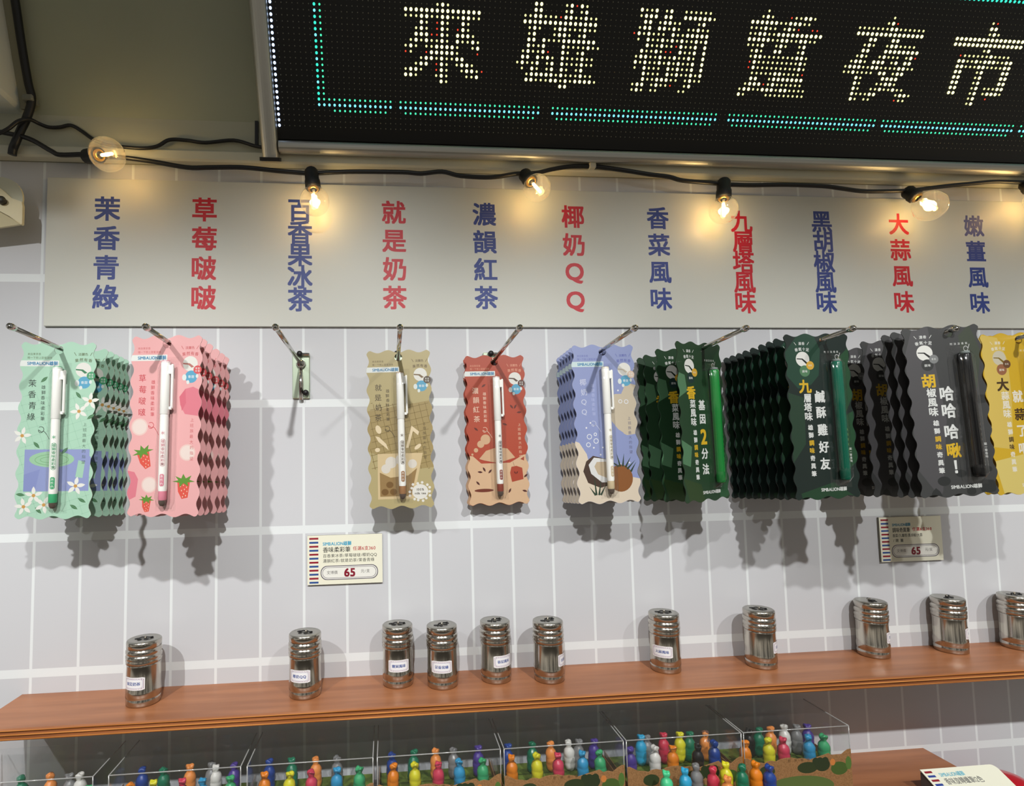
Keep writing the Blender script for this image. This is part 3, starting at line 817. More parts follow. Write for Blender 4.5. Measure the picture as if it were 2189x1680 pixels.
def pink():
    b, a = base_card((240, 178, 178), edge=(236, 190, 188))
    zone(a, [(14, 28), (20, 36), (28, 38), (40, 32), (40, 8), (20, 11), (15, 20)], (228, 128, 142)); a.poly([(14, 28), (20, 36), (21, 22), (17, 14)], (220, 110, 128))
    zone(a, [(-40, -44), (-30, -46), (-26, -53), (-28, -70), (-40, -76)], (226, 128, 142))
    for x, y, r_ in ((-26, -1.5, 8.6), (23.5, -27, 8.2), (-14.5, -58.5, 8)): a.ell(x, y, r_, r_, (240, 205, 198)); a.ell(x, y, r_*.84, r_*.84, (240, 222, 214))
    strawberry(a, -20, -33, 1.0, 18); strawberry(a, 20.5, -62, 1.02, 2); strawberry(a, -17, -78, .72, 0)
    soft_header(a, (205, 96, 100), c2=(222, 88, 92), pen_c=(190, 120, 110)); title(a, '草莓啵啵', (205, 70, 82)); right_note(a, (206, 92, 98))
    return finish_pack('pen_pack', '', 'pen pack', None, b, soft_pen(2.2, 63, (232, 140, 160), (222, 150, 160)), blister(2.6, -82, 66, 16.5, 10.2))
def milk():
    b, a = base_card((188, 174, 124), edge=(190, 172, 128))
    zone(a, [(-40, 20), (40, 32), (40, -44), (20, -46), (-40, -24)], (170, 150, 98))
    grid(a, (138, 116, 66), -34, 34, -46, 30, 7.2, 12, .6)
    a.ell(-24.5, -.5, 3, 5, (238, 218, 180), 20); a.poly([(-28, -8), (-24, -9), (-16, -17), (-13.5, -24), (-18, -20), (-25, -14)], (238, 218, 180)); a.ell(-26, -23.5, 2.8, 2.4, (238, 218, 180)); a.ell(19.5, -21, 4.5, 2.1, (238, 218, 180), 38)
    a.poly([(13, 3), (21.5, -4), (20, -8), (14.5, -3), (9, -22), (6, -22)], (238, 218, 180))
    a.poly([(-26, -28), (25, -28), (13.5, -79), (-26.5, -79)], (222, 198, 152)); a.poly([(-24, -49), (-12, -55), (8, -53), (18, -45), (11, -76), (-24, -76)], (158, 126, 78))
    for x, y, r_ in ((-17, -45, 5.2), (-11, -38, 6.5), (0, -35, 6), (13, -40, 5)): a.ell(x, y, r_, r_, (226, 220, 208))
    for x, y in ((-13, -63), (-18.5, -71), (-9, -71)): a.ell(x, y, 4, 3.6, (122, 88, 44))
    for k in range(14): an = k*2*PI/14; a.ell(21+10.5*math.cos(an)*(1+.12*(k % 3)), -71.5+9.5*math.sin(an)*(1+.1*(k % 2)), 1.5, 1.5, (238, 236, 228))
    a.ell(21, -71.5, 9, 8.4, (238, 236, 228)); a.row('100%', 17, 25.5, -69, 3.6, (90, 84, 70), .015); a.row('milk tea', 14.5, 27.5, -73.2, 3.6, (90, 84, 70), .015)
    soft_header(a, (104, 84, 50), c2=(92, 76, 60), pen_c=(128, 102, 68)); title(a, '就是奶茶', (70, 58, 38)); right_note(a, (90, 74, 46))
    return finish_pack('pen_pack', '', 'pen pack', None, b, soft_pen(1.4, 63, (170, 124, 84), (120, 104, 88)), blister(1.8, -82, 66, 16.5, 10.2))
def redtea():
    b, a = base_card((184, 76, 50), edge=(170, 60, 42))
    a.poly([(-23, -35), (-14, -25), (0, -21), (12, -23), (21, -34), (0, -40)], (216, 176, 138)); 
    zone(a, [(-40, -40), (40, -40), (40, -95), (-40, -95)], (224, 186, 148)); zone(a, [(-40, -30), (-30, -31), (-20, -40.2), (-40, -40.2)], (224, 186, 148)); zone(a, [(40, -30), (31, -31), (14, -40.2), (40, -40.2)], (224, 186, 148))
    a.line([(-24+48*k/20, -34.4-5.4*math.sin(PI*k/20)) for k in range(21)], 1.0, (176, 60, 42))
    a.poly([(27, -36), (32, -33), (31.5, -38)], (170, 70, 48))
    a.poly([(16, -45), (22, -44), (29, -46.5), (30, -60), (16, -63), (14, -52)], (178, 70, 46)); a.line([(18, -39), (19.5, -44)], .35, (120, 80, 60)); a.leaf(20, -52, 4, 1.6, 120, (110, 34, 24)); a.leaf(22.5, -52, 4, 1.6, 60, (110, 34, 24))
    a.ell(-18, -71.8, 11.5, 2, (118, 52, 34))
    for x, y, r_ in ((-17, -47, -62), (-10, -49.5, 48), (-22, -50, -8), (-25, -63, -48), (13, -73, 62), (33, -56, 40), (31, -74, -15), (19, 27, -52), (23.5, 27, 60), (28, 20, 4), (10, 6, -20), (-25, 1, -40), (-14, 53, 35)): a.leaf(x, y, 6.4, 2.4, r_, (86, 40, 34) if y < -40 else (104, 40, 28))
    for x, y, r_ in ((-14, -11.5, 6), (-20, -17, 4.3), (-26, -24, 2.6), (-30.5, -29, 1.3)): a.ell(x, y, r_, r_, (216, 176, 138))
    soft_header(a, (230, 160, 130), c2=(96, 56, 46), pen_c=(92, 70, 58)); title(a, '濃韻紅茶', (238, 206, 182)); right_note(a, (232, 190, 160))
    return finish_pack('pen_pack', '', 'pen pack', None, b, soft_pen(.6, 63, (150, 70, 56), (70, 60, 56)), blister(1, -82, 66, 16.5, 10.2))
def lavender():
    b, a = base_card((146, 158, 204), edge=(190, 186, 190))
    zone(a, [(-40, -18), (-32, -21), (-24, -34), (-18, -62), (-40, -62)], (226, 212, 190)); zone(a, [(-40, -60), (14, -58), (40, -64), (40, -95), (-40, -95)], (226, 212, 190))
    zone(a, [(24, 42), (29, 45), (40, 42), (40, -12), (24, -14), (20, -12), (19, 32)], (206, 192, 168)); zone(a, [(12, 33), (22, 33), (24, -14), (14, -7), (7, 2), (5, 12), (5, 26)], (206, 192, 168))
    for x, y, r_ in ((-20, -14.5, 2.6), (-12.5, -19.5, 2.6), (-21.5, -23.5, 2.3), (-13, -12, 1.5), (25, 24, 2.2), (18, 24.5, 1.9)): a.ring(x, y, r_, .8, (232, 234, 240))
    for x, y in ((-23, -4.5), (-18, 1), (-15.5, -27), (-5, -27), (16, 37), (-8, -35), (14, -46), (25, -45)): a.ell(x, y, 1.0, 1.0, (236, 236, 240), n=10)
    a.poly([(-2, -40), (-17, -36), (-25, -42), (-29, -53), (-24, -66), (-10, -72), (2, -69)], (74, 54, 44)); a.poly([(0, -40.5), (-16, -38), (-22.5, -46), (-20, -56), (-8, -66), (1, -66)], (226, 226, 224)); a.poly([(0, -43), (-13, -43), (-16, -48), (-12, -57), (0, -62)], (198, 178, 148))
    a.ell(14, -62, 14, 15.2, (142, 88, 44))
    for x0, y0, x1, y1 in ((-23, -70, -16, -80), (-17, -57, -15, -80), (-9, -62, -12, -80), (-2, -66, -10, -80), (10, -33, 14, -49), (19, -34, 17, -49), (27, -38, 20, -50), (32, -42, 22, -52), (33, -44, 26, -55), (3, -42, 12, -49)):
        nx, ny = (y1-y0), -(x1-x0); n_ = math.hypot(nx, ny); nx, ny = nx/n_*1.2, ny/n_*1.2; a.poly([(x0, y0), (x1-nx, y1-ny), (x1+nx, y1+ny)], (44, 66, 48))
    soft_header(a, (96, 106, 178), c2=(222, 196, 176), pen_c=(200, 190, 170), strip=(206, 226, 226)); title(a, '椰奶QQ', (206, 210, 232), c2=(176, 184, 224)); right_note(a, (92, 92, 120))
    return finish_pack('pen_pack', '', 'pen pack', None, b, soft_pen(.2, 63, (216, 196, 160), (190, 176, 140)), blister(.6, -82, 66, 16.5, 10.2))

def tube_pen(cx, y0, y1, color, tint):
    o = Vector(fc(cx/1000, y1/1000, .0060)); L = (y1-y0)/1000; ax = Vector((0, 0, -1)); out = {}
    C = mat(color, .18, coat=.5)
    b = MB(); b.lathe([(0, .002), (.0046, .002), (.0052, .0035), (.0054, L*.38), (.0051, L*.385), (.0050, L*.90), (.0046, L*.905)], C, 20, o, ax)
    fb = lambda x, y, t: (o.x+.00515*math.sin(x/.0052), o.y-.00515*math.cos(x/.0052), o.z+y)
    A_ = Art(b, fb, 0, 0.); A_.col('雄獅調味奇異筆', 3.2, -76, -108, 3.0, mat(tint, .4), 0)
    out['pen'] = b
    b = MB(); b.lathe([(.0047, L*.902), (.0049, L*.91), (.0049, L*.985), (.0042, L), (0, L)], mat(tuple(max(0, int(c*.8)) for c in color), .25), 20, o, ax); out['end_cap'] = b
    b = MB(); b.lathe([(.0040, -.0005), (.0044, .0022), (0, .0022)], mat((150, 160, 158), .3), 18, o, ax); out['collar'] = b
    return out
def marker(bg, blots, name1, rest, second, pen_c, tint, ink=(228, 230, 226), hi=(224, 182, 40), pale=(236, 236, 230), c_y=(222, 172, 58), c_g=(84, 130, 92)):
    global OUT, HX
    OUT, HX = OUT_DARK, 8.5
    b, a = base_card(bg, edge=tuple(int(c*.55) for c in bg))
    for pts, c in blots: zone(a, [(x*1.13 if abs(x) > 30 else x, y*1.06 if abs(y) > 78 else y) for x, y in pts], c)
    a.row('濃香', -22, -14, 79, 3.6, ink, .012); a.line([(-27, 80.6), (-24.6, 77.4)], .5, ink); a.line([(-9, 80.6), (-11.4, 77.4)], .5, ink); a.row('香氣十足', -27, -9, 71.6, 4, ink, .014, arc=1.4)
    a.ell(-18, 62, 8.2, 8.2, pale); a.poly([(-25, 63), (-18, 62.6), (-11, 57), (-14, 56.4), (-19, 61.4), (-25, 62)], tuple(int(c*.6) for c in bg))
    a.ell(-16.5, 49, 6.2, 6.2, tuple(int(c*.62) for c in bg) if c_g is None else c_g); a.row('調味', -20, -13, 48.6, 3, ink, .01)
    a.ell(-9.5, 55, 4.7, 4.7, c_y); a.row('香氣', -12, -7, 55, 2.2, ink)
    a.char(name1, -17.5, 32, 15, hi, .03); z0 = 32
    ys = [19.5, 9.5, -.5]; 
    for ch_, y in zip(rest, ys): a.char(ch_, -16, y, 9.8, ink, .022)
    a.col('雄獅調味奇異筆', -15, -12.5, -62, 6.2, [ink, ink, hi, hi, ink, ink, ink], .022)
    for (ch_, y, s_, c) in second: a.char(ch_, -.6, y, s_*.93, c, .026, .95)
    a.row('附淡淡香氣', 8, 27, 69.5, 2.6, ink); swirl2 = [(24+2.2*math.cos(t_), 64+2.6*math.sin(t_)) for t_ in [k*.5 for k in range(13)]]+[(28, 68.5)]; a.line(swirl2, .5, ink)
    a.col('聞一筆香味', 31.5, -37, -50, 2.9, ink, .01); a.col('來自一口好滋味', 27.8, -37, -58, 2.9, ink, .01)
    a.row('SIMBALION雄獅', -8, 23, -79.5, 4.8, ink, .02)
    r = finish_pack('marker_pack', '', 'marker pack', None, b, tube_pen(17.5, -70, 60, pen_c, tint), blister(16.5, -76, 66, 21, 10.8))
    OUT, HX = OUT_SOFT, 0.
    return r
def coriander():
    g1, g2, g3 = (44, 88, 56), (84, 128, 92), (28, 54, 34)
    bl = [([(-34.5, 60), (-20, 50), (-6, 46), (-12, 40), (-24, 34), (-20, 8), (-34, -6)], g2), ([(-34, -20), (-22, -28), (-26, -50), (-34, -46)], g2), ([(4, 84), (14, 86), (26, 86), (33, 80), (20, 66), (6, 66)], g3), ([(-8, 46), (4, 40), (2, -10), (-6, -30), (8, -40), (10, 30)], g1),
          ([(24, 30), (34, 20), (34, -2), (28, 4)], g1), ([(22, -64), (34, -30), (34.5, -80), (22, -86)], g1), ([(-34, -62), (-10, -70), (-4, -86), (-30, -86)], (46, 70, 36))]
    return marker((34, 66, 40), bl, '香', '菜風味', [('基', 18, 13, (228, 230, 226)), ('因', 2.5, 12.5, (228, 230, 226)), ('2', -17.5, 25, (224, 182, 40)), ('分', -36.5, 13.5, (228, 230, 226)), ('法', -54, 13.5, (228, 230, 226))], (34, 150, 66), (170, 210, 110), c_g=(30, 54, 50))
def basil():
    bl = [([(-20, 86), (-4, 86), (4, 72), (0, 44), (-10, 34), (-26, 30), (-34, 44), (-34, 70)], (30, 68, 50)), ([(22, 60), (34, 74), (34.5, 20), (26, -4), (22, 20)], (30, 72, 42)), ([(20, -4), (34, 4), (34.5, -50), (26, -60), (20, -40)], (30, 72, 42)),
          ([(-34, 26), (-20, 20), (-22, -30), (-34, -50)], (34, 62, 44)), ([(-32, -66), (-10, -60), (8, -72), (34, -64), (33, -84), (0, -86), (-30, -86)], (30, 66, 40))]
    return marker((22, 38, 33), bl, '九', '層塔味', [('鹹', 20.5, 14.5, (228, 230, 226)), ('酥', 3.5, 14, (228, 230, 226)), ('雞', -15.5, 14, (228, 230, 226)), ('好', -34, 14, (228, 230, 226)), ('友', -52, 14, (228, 230, 226))], (8, 112, 86), (150, 190, 90))
def pepper():
    g = (96, 97, 98); bl = [([(-28, 84), (-4, 86), (6, 50), (-4, -10), (0, -60), (-20, -84), (-34, -60), (-34, 60)], (80, 79, 82)), ([(18, 78), (30, 84), (34, 60), (30, 20), (20, 40)], (62, 70, 56))]
    b_ = [((-14, -73), 5.5), ((4, -66), 4.5), ((-23, -82), 5), ((24, -63), 6), ((27, -78), 5), ((30, 10), 5), ((12, -80), 4)]
    for (x, y), r_ in b_: bl.append(([(x+r_*1.2*math.cos(k*PI/7), y+r_*.9*math.sin(k*PI/7)) for k in range(14)], (44, 46, 46)))
    return marker((64, 66, 66), bl, '胡', '椒風味', [('哈', 17.5, 17, (228, 230, 226)), ('哈', -.5, 17, (228, 230, 226)), ('哈', -22.5, 17, (228, 230, 226)), ('啾', -42, 17, (224, 182, 40)), ('！', -59, 18, (228, 230, 226))], (18, 19, 22), (120, 110, 100), c_y=(130, 132, 132), c_g=(52, 54, 54))
def garlic():
    bl = [([(-34, 84), (-18, 80), (-8, 60), (-8, 20), (-14, -40), (-34, -36)], (226, 196, 96)), ([(-34, -52), (10, -44), (34, -56), (34, -84), (-30, -86)], (230, 208, 118))]
    W_ = (244, 238, 220); B_ = (74, 52, 24)
    return marker((222, 180, 40), bl, '大', '蒜風味', [('就', 18, 15, W_), ('蒜', -2, 15, B_), ('了', -20, 15, W_), ('吧', -40, 15, W_), ('！', -58, 16, W_)], (176, 116, 40), (120, 80, 30), ink=W_, hi=B_, pale=(214, 206, 180), c_y=(112, 74, 44), c_g=(160, 104, 70))

ORD = ['frontmost', 'second', 'third', 'fourth', 'fifth', 'sixth', 'seventh', 'eighth', 'ninth', 'tenth']
def stack(fn, k, spots, desc, group):
    """spots: (distance from wall, turn about the vertical, tilt in the card's plane)"""
    proto = fn()
    for i, (d, yaw, roll) in enumerate(spots):
        o = proto if i == 0 else copy_tree(proto)
        o.location = (peg_x(k), -d, PZ+(d-.004)*math.tan(PT)-.0021); o.rotation_euler = (0, math.radians(roll), math.radians(yaw))
        if len(spots) == 1: o['label'] = desc
        elif i == 0: o['label'] = desc+', frontmost on its hook'
        elif i == len(spots)-1: o['label'] = desc+', last one against the wall'
        else: o['label'] = desc+', '+ORD[i]+' from the front'
        if len(spots) > 1: o['group'] = group
stack(mint, 0, [(.0805, 0, .6), (.0555, -1, .8), (.0440, 1, .4), (.0320, 0, .8), (.0200, 0, .3), (.0085, 0, .6)], 'mint green jasmine tea pen pack', 'mint green pen packs on the first hook')
stack(pink, 1, [(.1045, -9, .8), (.0915, -7, .5), (.0755, -4, .9), (.0560, 2, .6), (.0360, 1, .4), (.0190, 0, .6)], 'pink strawberry pen pack', 'pink pen packs on the second hook')
stack(milk, 3, [(.045, -4, -.6)], 'tan milk tea pen pack hanging alone on its hook', None)
stack(redtea, 4, [(.0200, 0, -.8), (.0088, 0, -.4)], 'red black tea pen pack', 'red pen packs on the fifth hook')
stack(lavender, 5, [(.0685, 0, -.8), (.0572, 0, -.6), (.0460, 0, -.5), (.0348, 0, -.7), (.0236, 0, -.5), (.0120, 0, -.6)], 'lavender coconut pen pack', 'lavender pen packs on the sixth hook')
stack(coriander, 6, [(.0765, 24, -1.5), (.0480, 10, -1), (.0230, 4, -1), (.0090, 0, -.6)], 'dark green coriander marker pack with light green pen', 'coriander marker packs on the seventh hook')
stack(basil, 7, [(.1140, 3, -1.2), (.0960, 5, -1), (.0840, 5, -1.3), (.0700, 6, -.8), (.0560, 5, -1), (.0430, 4, -.8), (.0310, 3, -1), (.0195, 1, -.8), (.0080, 0, -.6)], 'dark green basil marker pack with teal pen', 'basil marker packs on the eighth hook')
stack(pepper, 8, [(.1460, -8, -2.6), (.1310, -5, -2.4), (.1180, -3, -2), (.0880, 0, -1.4), (.0540, 0, -1), (.0300, 0, -1)], 'charcoal grey pepper marker pack', 'pepper marker packs on the ninth hook')
stack(garlic, 9, [(.1190, 0, -2.2), (.1075, 0, -1.6), (.0960, 0, -1.2), (.0700, 0, -1)], 'yellow garlic marker pack', 'garlic marker packs at the right edge')

INK = 1.0
# ---------------------------------------------------------------- price tags
def price_tag(name, rows, group=None):
    b = MB(); W_, H_ = 87.5, 57.
    fn = lambda x, y, t: (x, -t, y)
    b.prism([(-W_/2000, -H_/2000), (W_/2000, -H_/2000), (W_/2000, H_/2000), (-W_/2000, H_/2000)], fn, .0003, .0030, mat((226, 224, 204), .55), mat((120, 118, 105), .6))
    a = Art(b, fn, .0030)
    for k in range(12): y = 26-k*4.62; a.rect(-41.5, -31, y-2.2, y, (142, 26, 44) if k % 2 == 0 else (40, 74, 138))
    for (txt, x0, x1, y, h, c, bo) in rows: a.row(txt, x0, x1, y, h, c, bo)
    a.rrect(-28.5, 38.5, -23.5, -7, 7.5, (88, 84, 96)); a.rrect(-27.6, 37.6, -22.6, -7.9, 7, (226, 224, 218)); a.rrect(-26.4, 36.4, -21.6, -8.9, 6, (110, 108, 112)); a.rrect(-25.9, 35.9, -21.1, -9.4, 5.7, (226, 225, 218))
    a.row('文博價', -21.5, -8.8, -15, 4.4, (80, 78, 78), 0); a.row('65', -1.5, 12, -15.2, 13, (128, 18, 42), .03); a.row('元/支', 18, 29, -14.4, 4.4, (80, 78, 78), 0)
    o = b.build(name, fix=False); return o
GR = (70, 70, 66)
t1 = price_tag('price_tag', [('SIMBALION雄獅', -26, 7.5, 18.5, 5.2, (52, 156, 190), .02), ('香味柔彩筆', -26, 6.5, 11.4, 6.8, (48, 48, 46), .008), ('任選6支360', 9, 36, 12.2, 5.2, (176, 42, 50), .008), ('百香果冰茶/草莓啵啵/椰奶QQ', -26, 37.5, 4.4, 4.6, GR, .004), ('濃韻紅茶/就是奶茶/茉香青綠', -26, 34.5, -1.4, 4.6, GR, .004)])
p = at(738, 1194.5, .001); t1.location = (p.x, 0, p.z); tag(t1, 'cream price tag with striped edge under the tan pen pack', 'price tag')
t2 = price_tag('price_tag', [('SIMBALION雄獅', -26, 0, 18.5, 4.6, (52, 130, 160), .02), ('調味奇異筆', -26, -1, 11.6, 6.4, (48, 48, 46), .015), ('任選6支360', 2, 30, 12.2, 5.0, (176, 42, 50), .02), ('香菜/九層塔/黑胡椒/大蒜', -26, 16, 4.6, 4.6, GR, .01), ('/嫩薑', -26, -10, -1.6, 4.6, GR, .01)])
p = at(1945, 1151, .001); t2.location = (p.x, 0, p.z); tag(t2, 'cream price tag with striped edge shaded under the charcoal packs', 'price tag')

# ---------------------------------------------------------------- upper shelf
ZS = EYE-.2590; SD = .0840; XL = -.4098
b = MB(); T = .0113
prof = [(0, 0), (SD-.0015, 0), (SD, -.0012), (SD, -.0022), (SD-.0012, -.0030), (SD-.0012, -.0040), (SD, -.0048), (SD, -.0062), (SD-.0012, -.0070), (SD-.0012, -.0082), (SD, -.0090), (SD, -.0103), (SD-.001, -T), (0, -T)]
mats_ = [WOOD, WOOD, PLY, PLYDARK, PLYDARK, PLYDARK, PLY, PLYDARK, PLYDARK, PLYDARK, PLY, PLY, WOOD, WOOD]
def shelf(name, x0, x1, zt, dep, label):
    b = MB(); n = len(prof); pp = [(d+dep-SD if d > .01 else d, z) for d, z in prof]
    vs = [(x, -d, zt+z) for x in (x0, x1) for d, z in pp]
    for i in range(n): b.add([vs[i], vs[(i+1) % n], vs[(i+1) % n+n], vs[i+n]], [(0, 1, 2, 3)], mats_[i])
    b.add(vs[:n], [tuple(range(n))], WOOD); b.add(vs[n:], [tuple(range(n-1, -1, -1))], WOOD)
    return tag(b.build(name), label, 'shelf')
shelf('wall_shelf', XL, 1.45, ZS, SD, 'long orange-brown plywood wall shelf holding the steel shakers')
ZL = EYE-.3856
shelf('wall_shelf', -.60, .6720, ZL, .130, 'lower brown wooden shelf carrying the clear boxes')

# ---------------------------------------------------------------- spice shakers
SR = .0173
def make_shaker():
    r = thing('spice_shaker', (0, 0, 0), '', 'spice shaker', 'steel spice shakers on the shelf')
    b = MB(); b.lathe([(0, .0003), (.0176, .0003), (.0182, .0010), (.0184, .0082), (.0178, .0090), (.0186, .0098), (.0186, .0180), (.0180, .0195), (.0180, .0470), (.0182, .0490), (.0170, .0495)], STEEL, 48); b.build('body', r)
    b = MB(); b.lathe([(.0172, .0490), (.0188, .0492), (.0190, .0530), (.0184, .0540), (.0190, .0550), (.0191, .0580), (.0180, .0592), (.0176, .0600), (.0190, .0612), (.0190, .0645), (.0178, .0660), (.0172, .0668), (.0178, .0672)], STEEL, 48); b.build('collar', r)
    b = MB(); b.lathe([(.0175, .0668), (.0184, .0672), (.0186, .0735), (.0182, .0752)], STEEL, 48); b.lathe([(.0182, .0752), (.0170, .0762), (.0120, .0760), (0, .0760)], STEELTOP, 48)
    o = b.build('lid', r)
    hb = MB(); K = mat((18, 17, 16), .5)
    for ang_, rr, sz in ((200, .0085, .0026), (245, .0095, .0022), (290, .0085, .0026), (330, .0095, .0018)):
        t = math.radians(ang_); hb.lathe([(0, .0762), (sz, .0762), (sz, .0764), (0, .0764)], K, 12, (rr*math.cos(t), rr*math.sin(t)+.004, 0), None)
    hb.lathe([(0, .076), (.0014, .076), (.0018, .0775), (.0012, .0788), (0, .079)], STEEL, 12, (.001, .001, 0), None)
    hb.tube([(-.007, -.002, .0767), (-.003, .0015, .0772), (.001, .001, .0774), (.006, -.001, .0772), (.009, .001, .0767)], .0009, K, 8)
    q = hb.build('dial'); q.parent = o
    return r
def sticker(par, txt, ang, zc=.0285):
    b = MB(); a0 = math.radians(ang)
    def fn(x, y, t): th = a0+x/.0184; R_ = .0181+t; return (R_*math.sin(th), -R_*math.cos(th), zc+y)
    a = Art(b, fn, .0003)
    def panel(x0, x1, y0, y1, c):   # curved sheet cut in strips so that it follows the can
        n = 10; z = a._lv(x0, x1, y0, y1); m = mat(c, .5)
        vs = [fn((x0+(x1-x0)*k/n)/1000, y/1000, z) for k in range(n+1) for y in (y0+(.9 if k in (0, n) else 0), y1-(.9 if k in (0, n) else 0))]
        b.add(vs, [(2*k, 2*k+2, 2*k+3, 2*k+1) for k in range(n)], m)
    panel(-13, 13, -7.5, 7.5, (232, 230, 232)); panel(-11.7, 11.7, -6.1, 6.1, (170, 140, 158)); panel(-11.2, 11.2, -5.6, 5.6, (234, 233, 235)); panel(-10.5, 10.5, -4.9, 4.9, (160, 160, 190)); panel(-10.2, 10.2, -4.6, 4.6, (236, 235, 237))
    a.row(txt, -8.4, 8.4, 0, 4.3, (60, 84, 150), .02)
    b.build('sticker', par, fix=False)
shk = [(305, 1505, '就是奶茶', -14, 'shaker labelled milk tea, farthest left on the shelf', 10), (653, 1490, '椰奶QQ', -14, 'steel shaker with coconut label, second from the left', -20), (851, 1468, '嫩薑風味', 3, 'steel shaker with ginger label, left of the close pair', 0),
       (946, 1470, '茉香青綠', -8, 'steel shaker with jasmine label, right of the close pair', 30), (1058, 1457, '香菜風味', 22, 'steel shaker with coriander label, fifth from the left', 30), (1174, 1458, '百香果冰茶', 62, 'steel shaker with label turned right, sixth from left', 30),
       (1424, 1438, '大蒜風味', -38, 'steel shaker with label turned left, below the lavender packs', -10), (1628, 1428, '椒鹽風味' if False else '九層塔風味', 56, 'steel shaker below the coriander packs, label cut by its edge', -30), (1864, 1401, '黑胡椒', 52, 'steel shaker set near the wall, third from right', 60),
       (2033, 1393, '紅茶', 50, 'steel shaker set near the wall, second from right', 40), (2170, 1385, '草莓', 110, 'steel shaker cut by the right edge of the picture', 0)]
SPOS = [(-.2651, .037), (-.0945, .041), (.0067, .026), (.0565, .036), (.1187, .029), (.1787, .037), (.322, .028), (.4388, .032), (.5953, .0195), (.7007, .0195), (.7932, .021)]
proto = make_shaker()
for i, (u, v, txt, ang, lab, dial) in enumerate(shk):
    o = proto if i == 0 else copy_tree(proto)
    o.location = (SPOS[i][0], -max(SPOS[i][1], .0195), ZS); o.scale = (.93, .93, .868); o['label'] = lab
    for ch_ in o.children:
        if ch_.name.startswith('lid'): ch_.rotation_euler.z = math.radians(dial)
for i, o in enumerate([q for q in COL.objects if q.get('category') == 'spice shaker']): sticker(o, shk[i][2], shk[i][3])

# ---------------------------------------------------------------- clear boxes of bottle crayons on the lower shelf
BF, BK = .0805, .012; FZ = .0222       # front and back distance from the wall, height of the printed platform
edges = [(-.4300, -.2937), (-.2792, -.1525), (-.1465, -.0205), (-.0164, .1122), (.1157, .2455), (.2485, .3785), (.3810, .5050)]
ordn = ['first', 'second', 'third', 'fourth', 'fifth', 'sixth', 'seventh']
def kraft_profile(w):
    P_ = [(x_, z_-.0045) for x_, z_ in [(0, .052), (.02, .0525), (.06, .0500), (.09, .0478), (.15, .0470), (.18, .0460), (.21, .0478), (.25, .0482), (.29, .0470), (.33, .0490), (.38, .0500), (.44, .0500), (.49, .0482), (.53, .0486), (.57, .0478), (.60, .0462), (.79, .0520), (.82, .0490), (.86, .0500), (.90, .0488), (.94, .0525), (.97, .0545), (1, .0550)]]
    return [(x*w, z) for x, z in P_]
for i, (x0, x1) in enumerate(edges):
    w_ = x1-x0
    bx = thing('crayon_box', (x0, 0, ZL), ('%s clear-topped kraft crayon box from the left on the lower shelf' % ordn[i]) if i < 6 else 'clear-topped kraft crayon box with printed trees at right end', 'display box', 'clear crayon boxes on the lower shelf')
    b = MB(); pr = kraft_profile(w_)
    b.prism([(0, 0.0002), (w_, 0.0002)]+list(reversed(pr)), lambda x, y, t: (x, -t, y), BF-.0008, BF, KRAFT)
    a = Art(b, lambda x, y, t: (x, -t, y), BF)
    W1 = w_*1000
    for cx, cy, rx, ry, c in ((.20*W1, 33, 9, 6, (52, 66, 40)), (.58*W1, 34, 12, 6, (48, 62, 36)), (.72*W1, 36, 9, 7, (44, 58, 36)), (.88*W1, 31, 10, 7, (70, 96, 44)), (.97*W1, 36, 3.4, 7, (84, 118, 56)), (.82*W1, 38, 3, 3.6, (204, 128, 66)), (.5*W1, 14, 40, 12, (88, 110, 58))):
        a.ell(cx, cy, rx, ry, c)
    for cx in (.66, .70, .75): a.ell(cx*W1, 40, 4, 4, (44, 58, 36))
    a.row('歡樂農場', .38*W1, .62*W1, 42.5, 3.2, (110, 80, 50), .01)
    b.build('front_panel', bx)
    b = MB(); b.box(.0008, w_-.0008, -(BF-.001), -BK, FZ-.0008, FZ, GREENFLOOR); b.box(.0008, w_-.0008, -(BF-.001), -BK, .0002, .0012, KRAFT)
    b.box(.0008, .0016, -(BF-.001), -BK, .0012, .030, KRAFT); b.box(w_-.0016, w_-.0008, -(BF-.001), -BK, .0012, .030, KRAFT); b.build('tray', bx)
    b = MB(); H = .0750
    vs = [(x, y, z) for x in (.0002, w_-.0002) for y in (-(BF-.0009), -BK) for z in (.0015, H)]
    b.add(vs, [(0, 1, 3, 2), (4, 6, 7, 5), (0, 4, 5, 1), (2, 3, 7, 6), (1, 5, 7, 3)], BOXCLEAR)
    # folded, glued edges of the plastic catch the light
    EDG = thin_plastic('box_fold', tint=(.8, .83, .84), refl=2.4, rough=.15, haze=.3) if i == 0 else EDG
    for p_, q_ in (((.0002, -(BF-.0009), H), (w_-.0002, -(BF-.0009), H)), ((.0002, -(BF-.0009), .03), (.0002, -(BF-.0009), H)), ((w_-.0002, -(BF-.0009), .03), (w_-.0002, -(BF-.0009), H)), ((.0002, -(BF-.0009), H), (.0002, -BK, H)), ((w_-.0002, -(BF-.0009), H), (w_-.0002, -BK, H))):
        b.tube([p_, q_], .0006, EDG, 6)
    b.build('plastic_cover', bx)
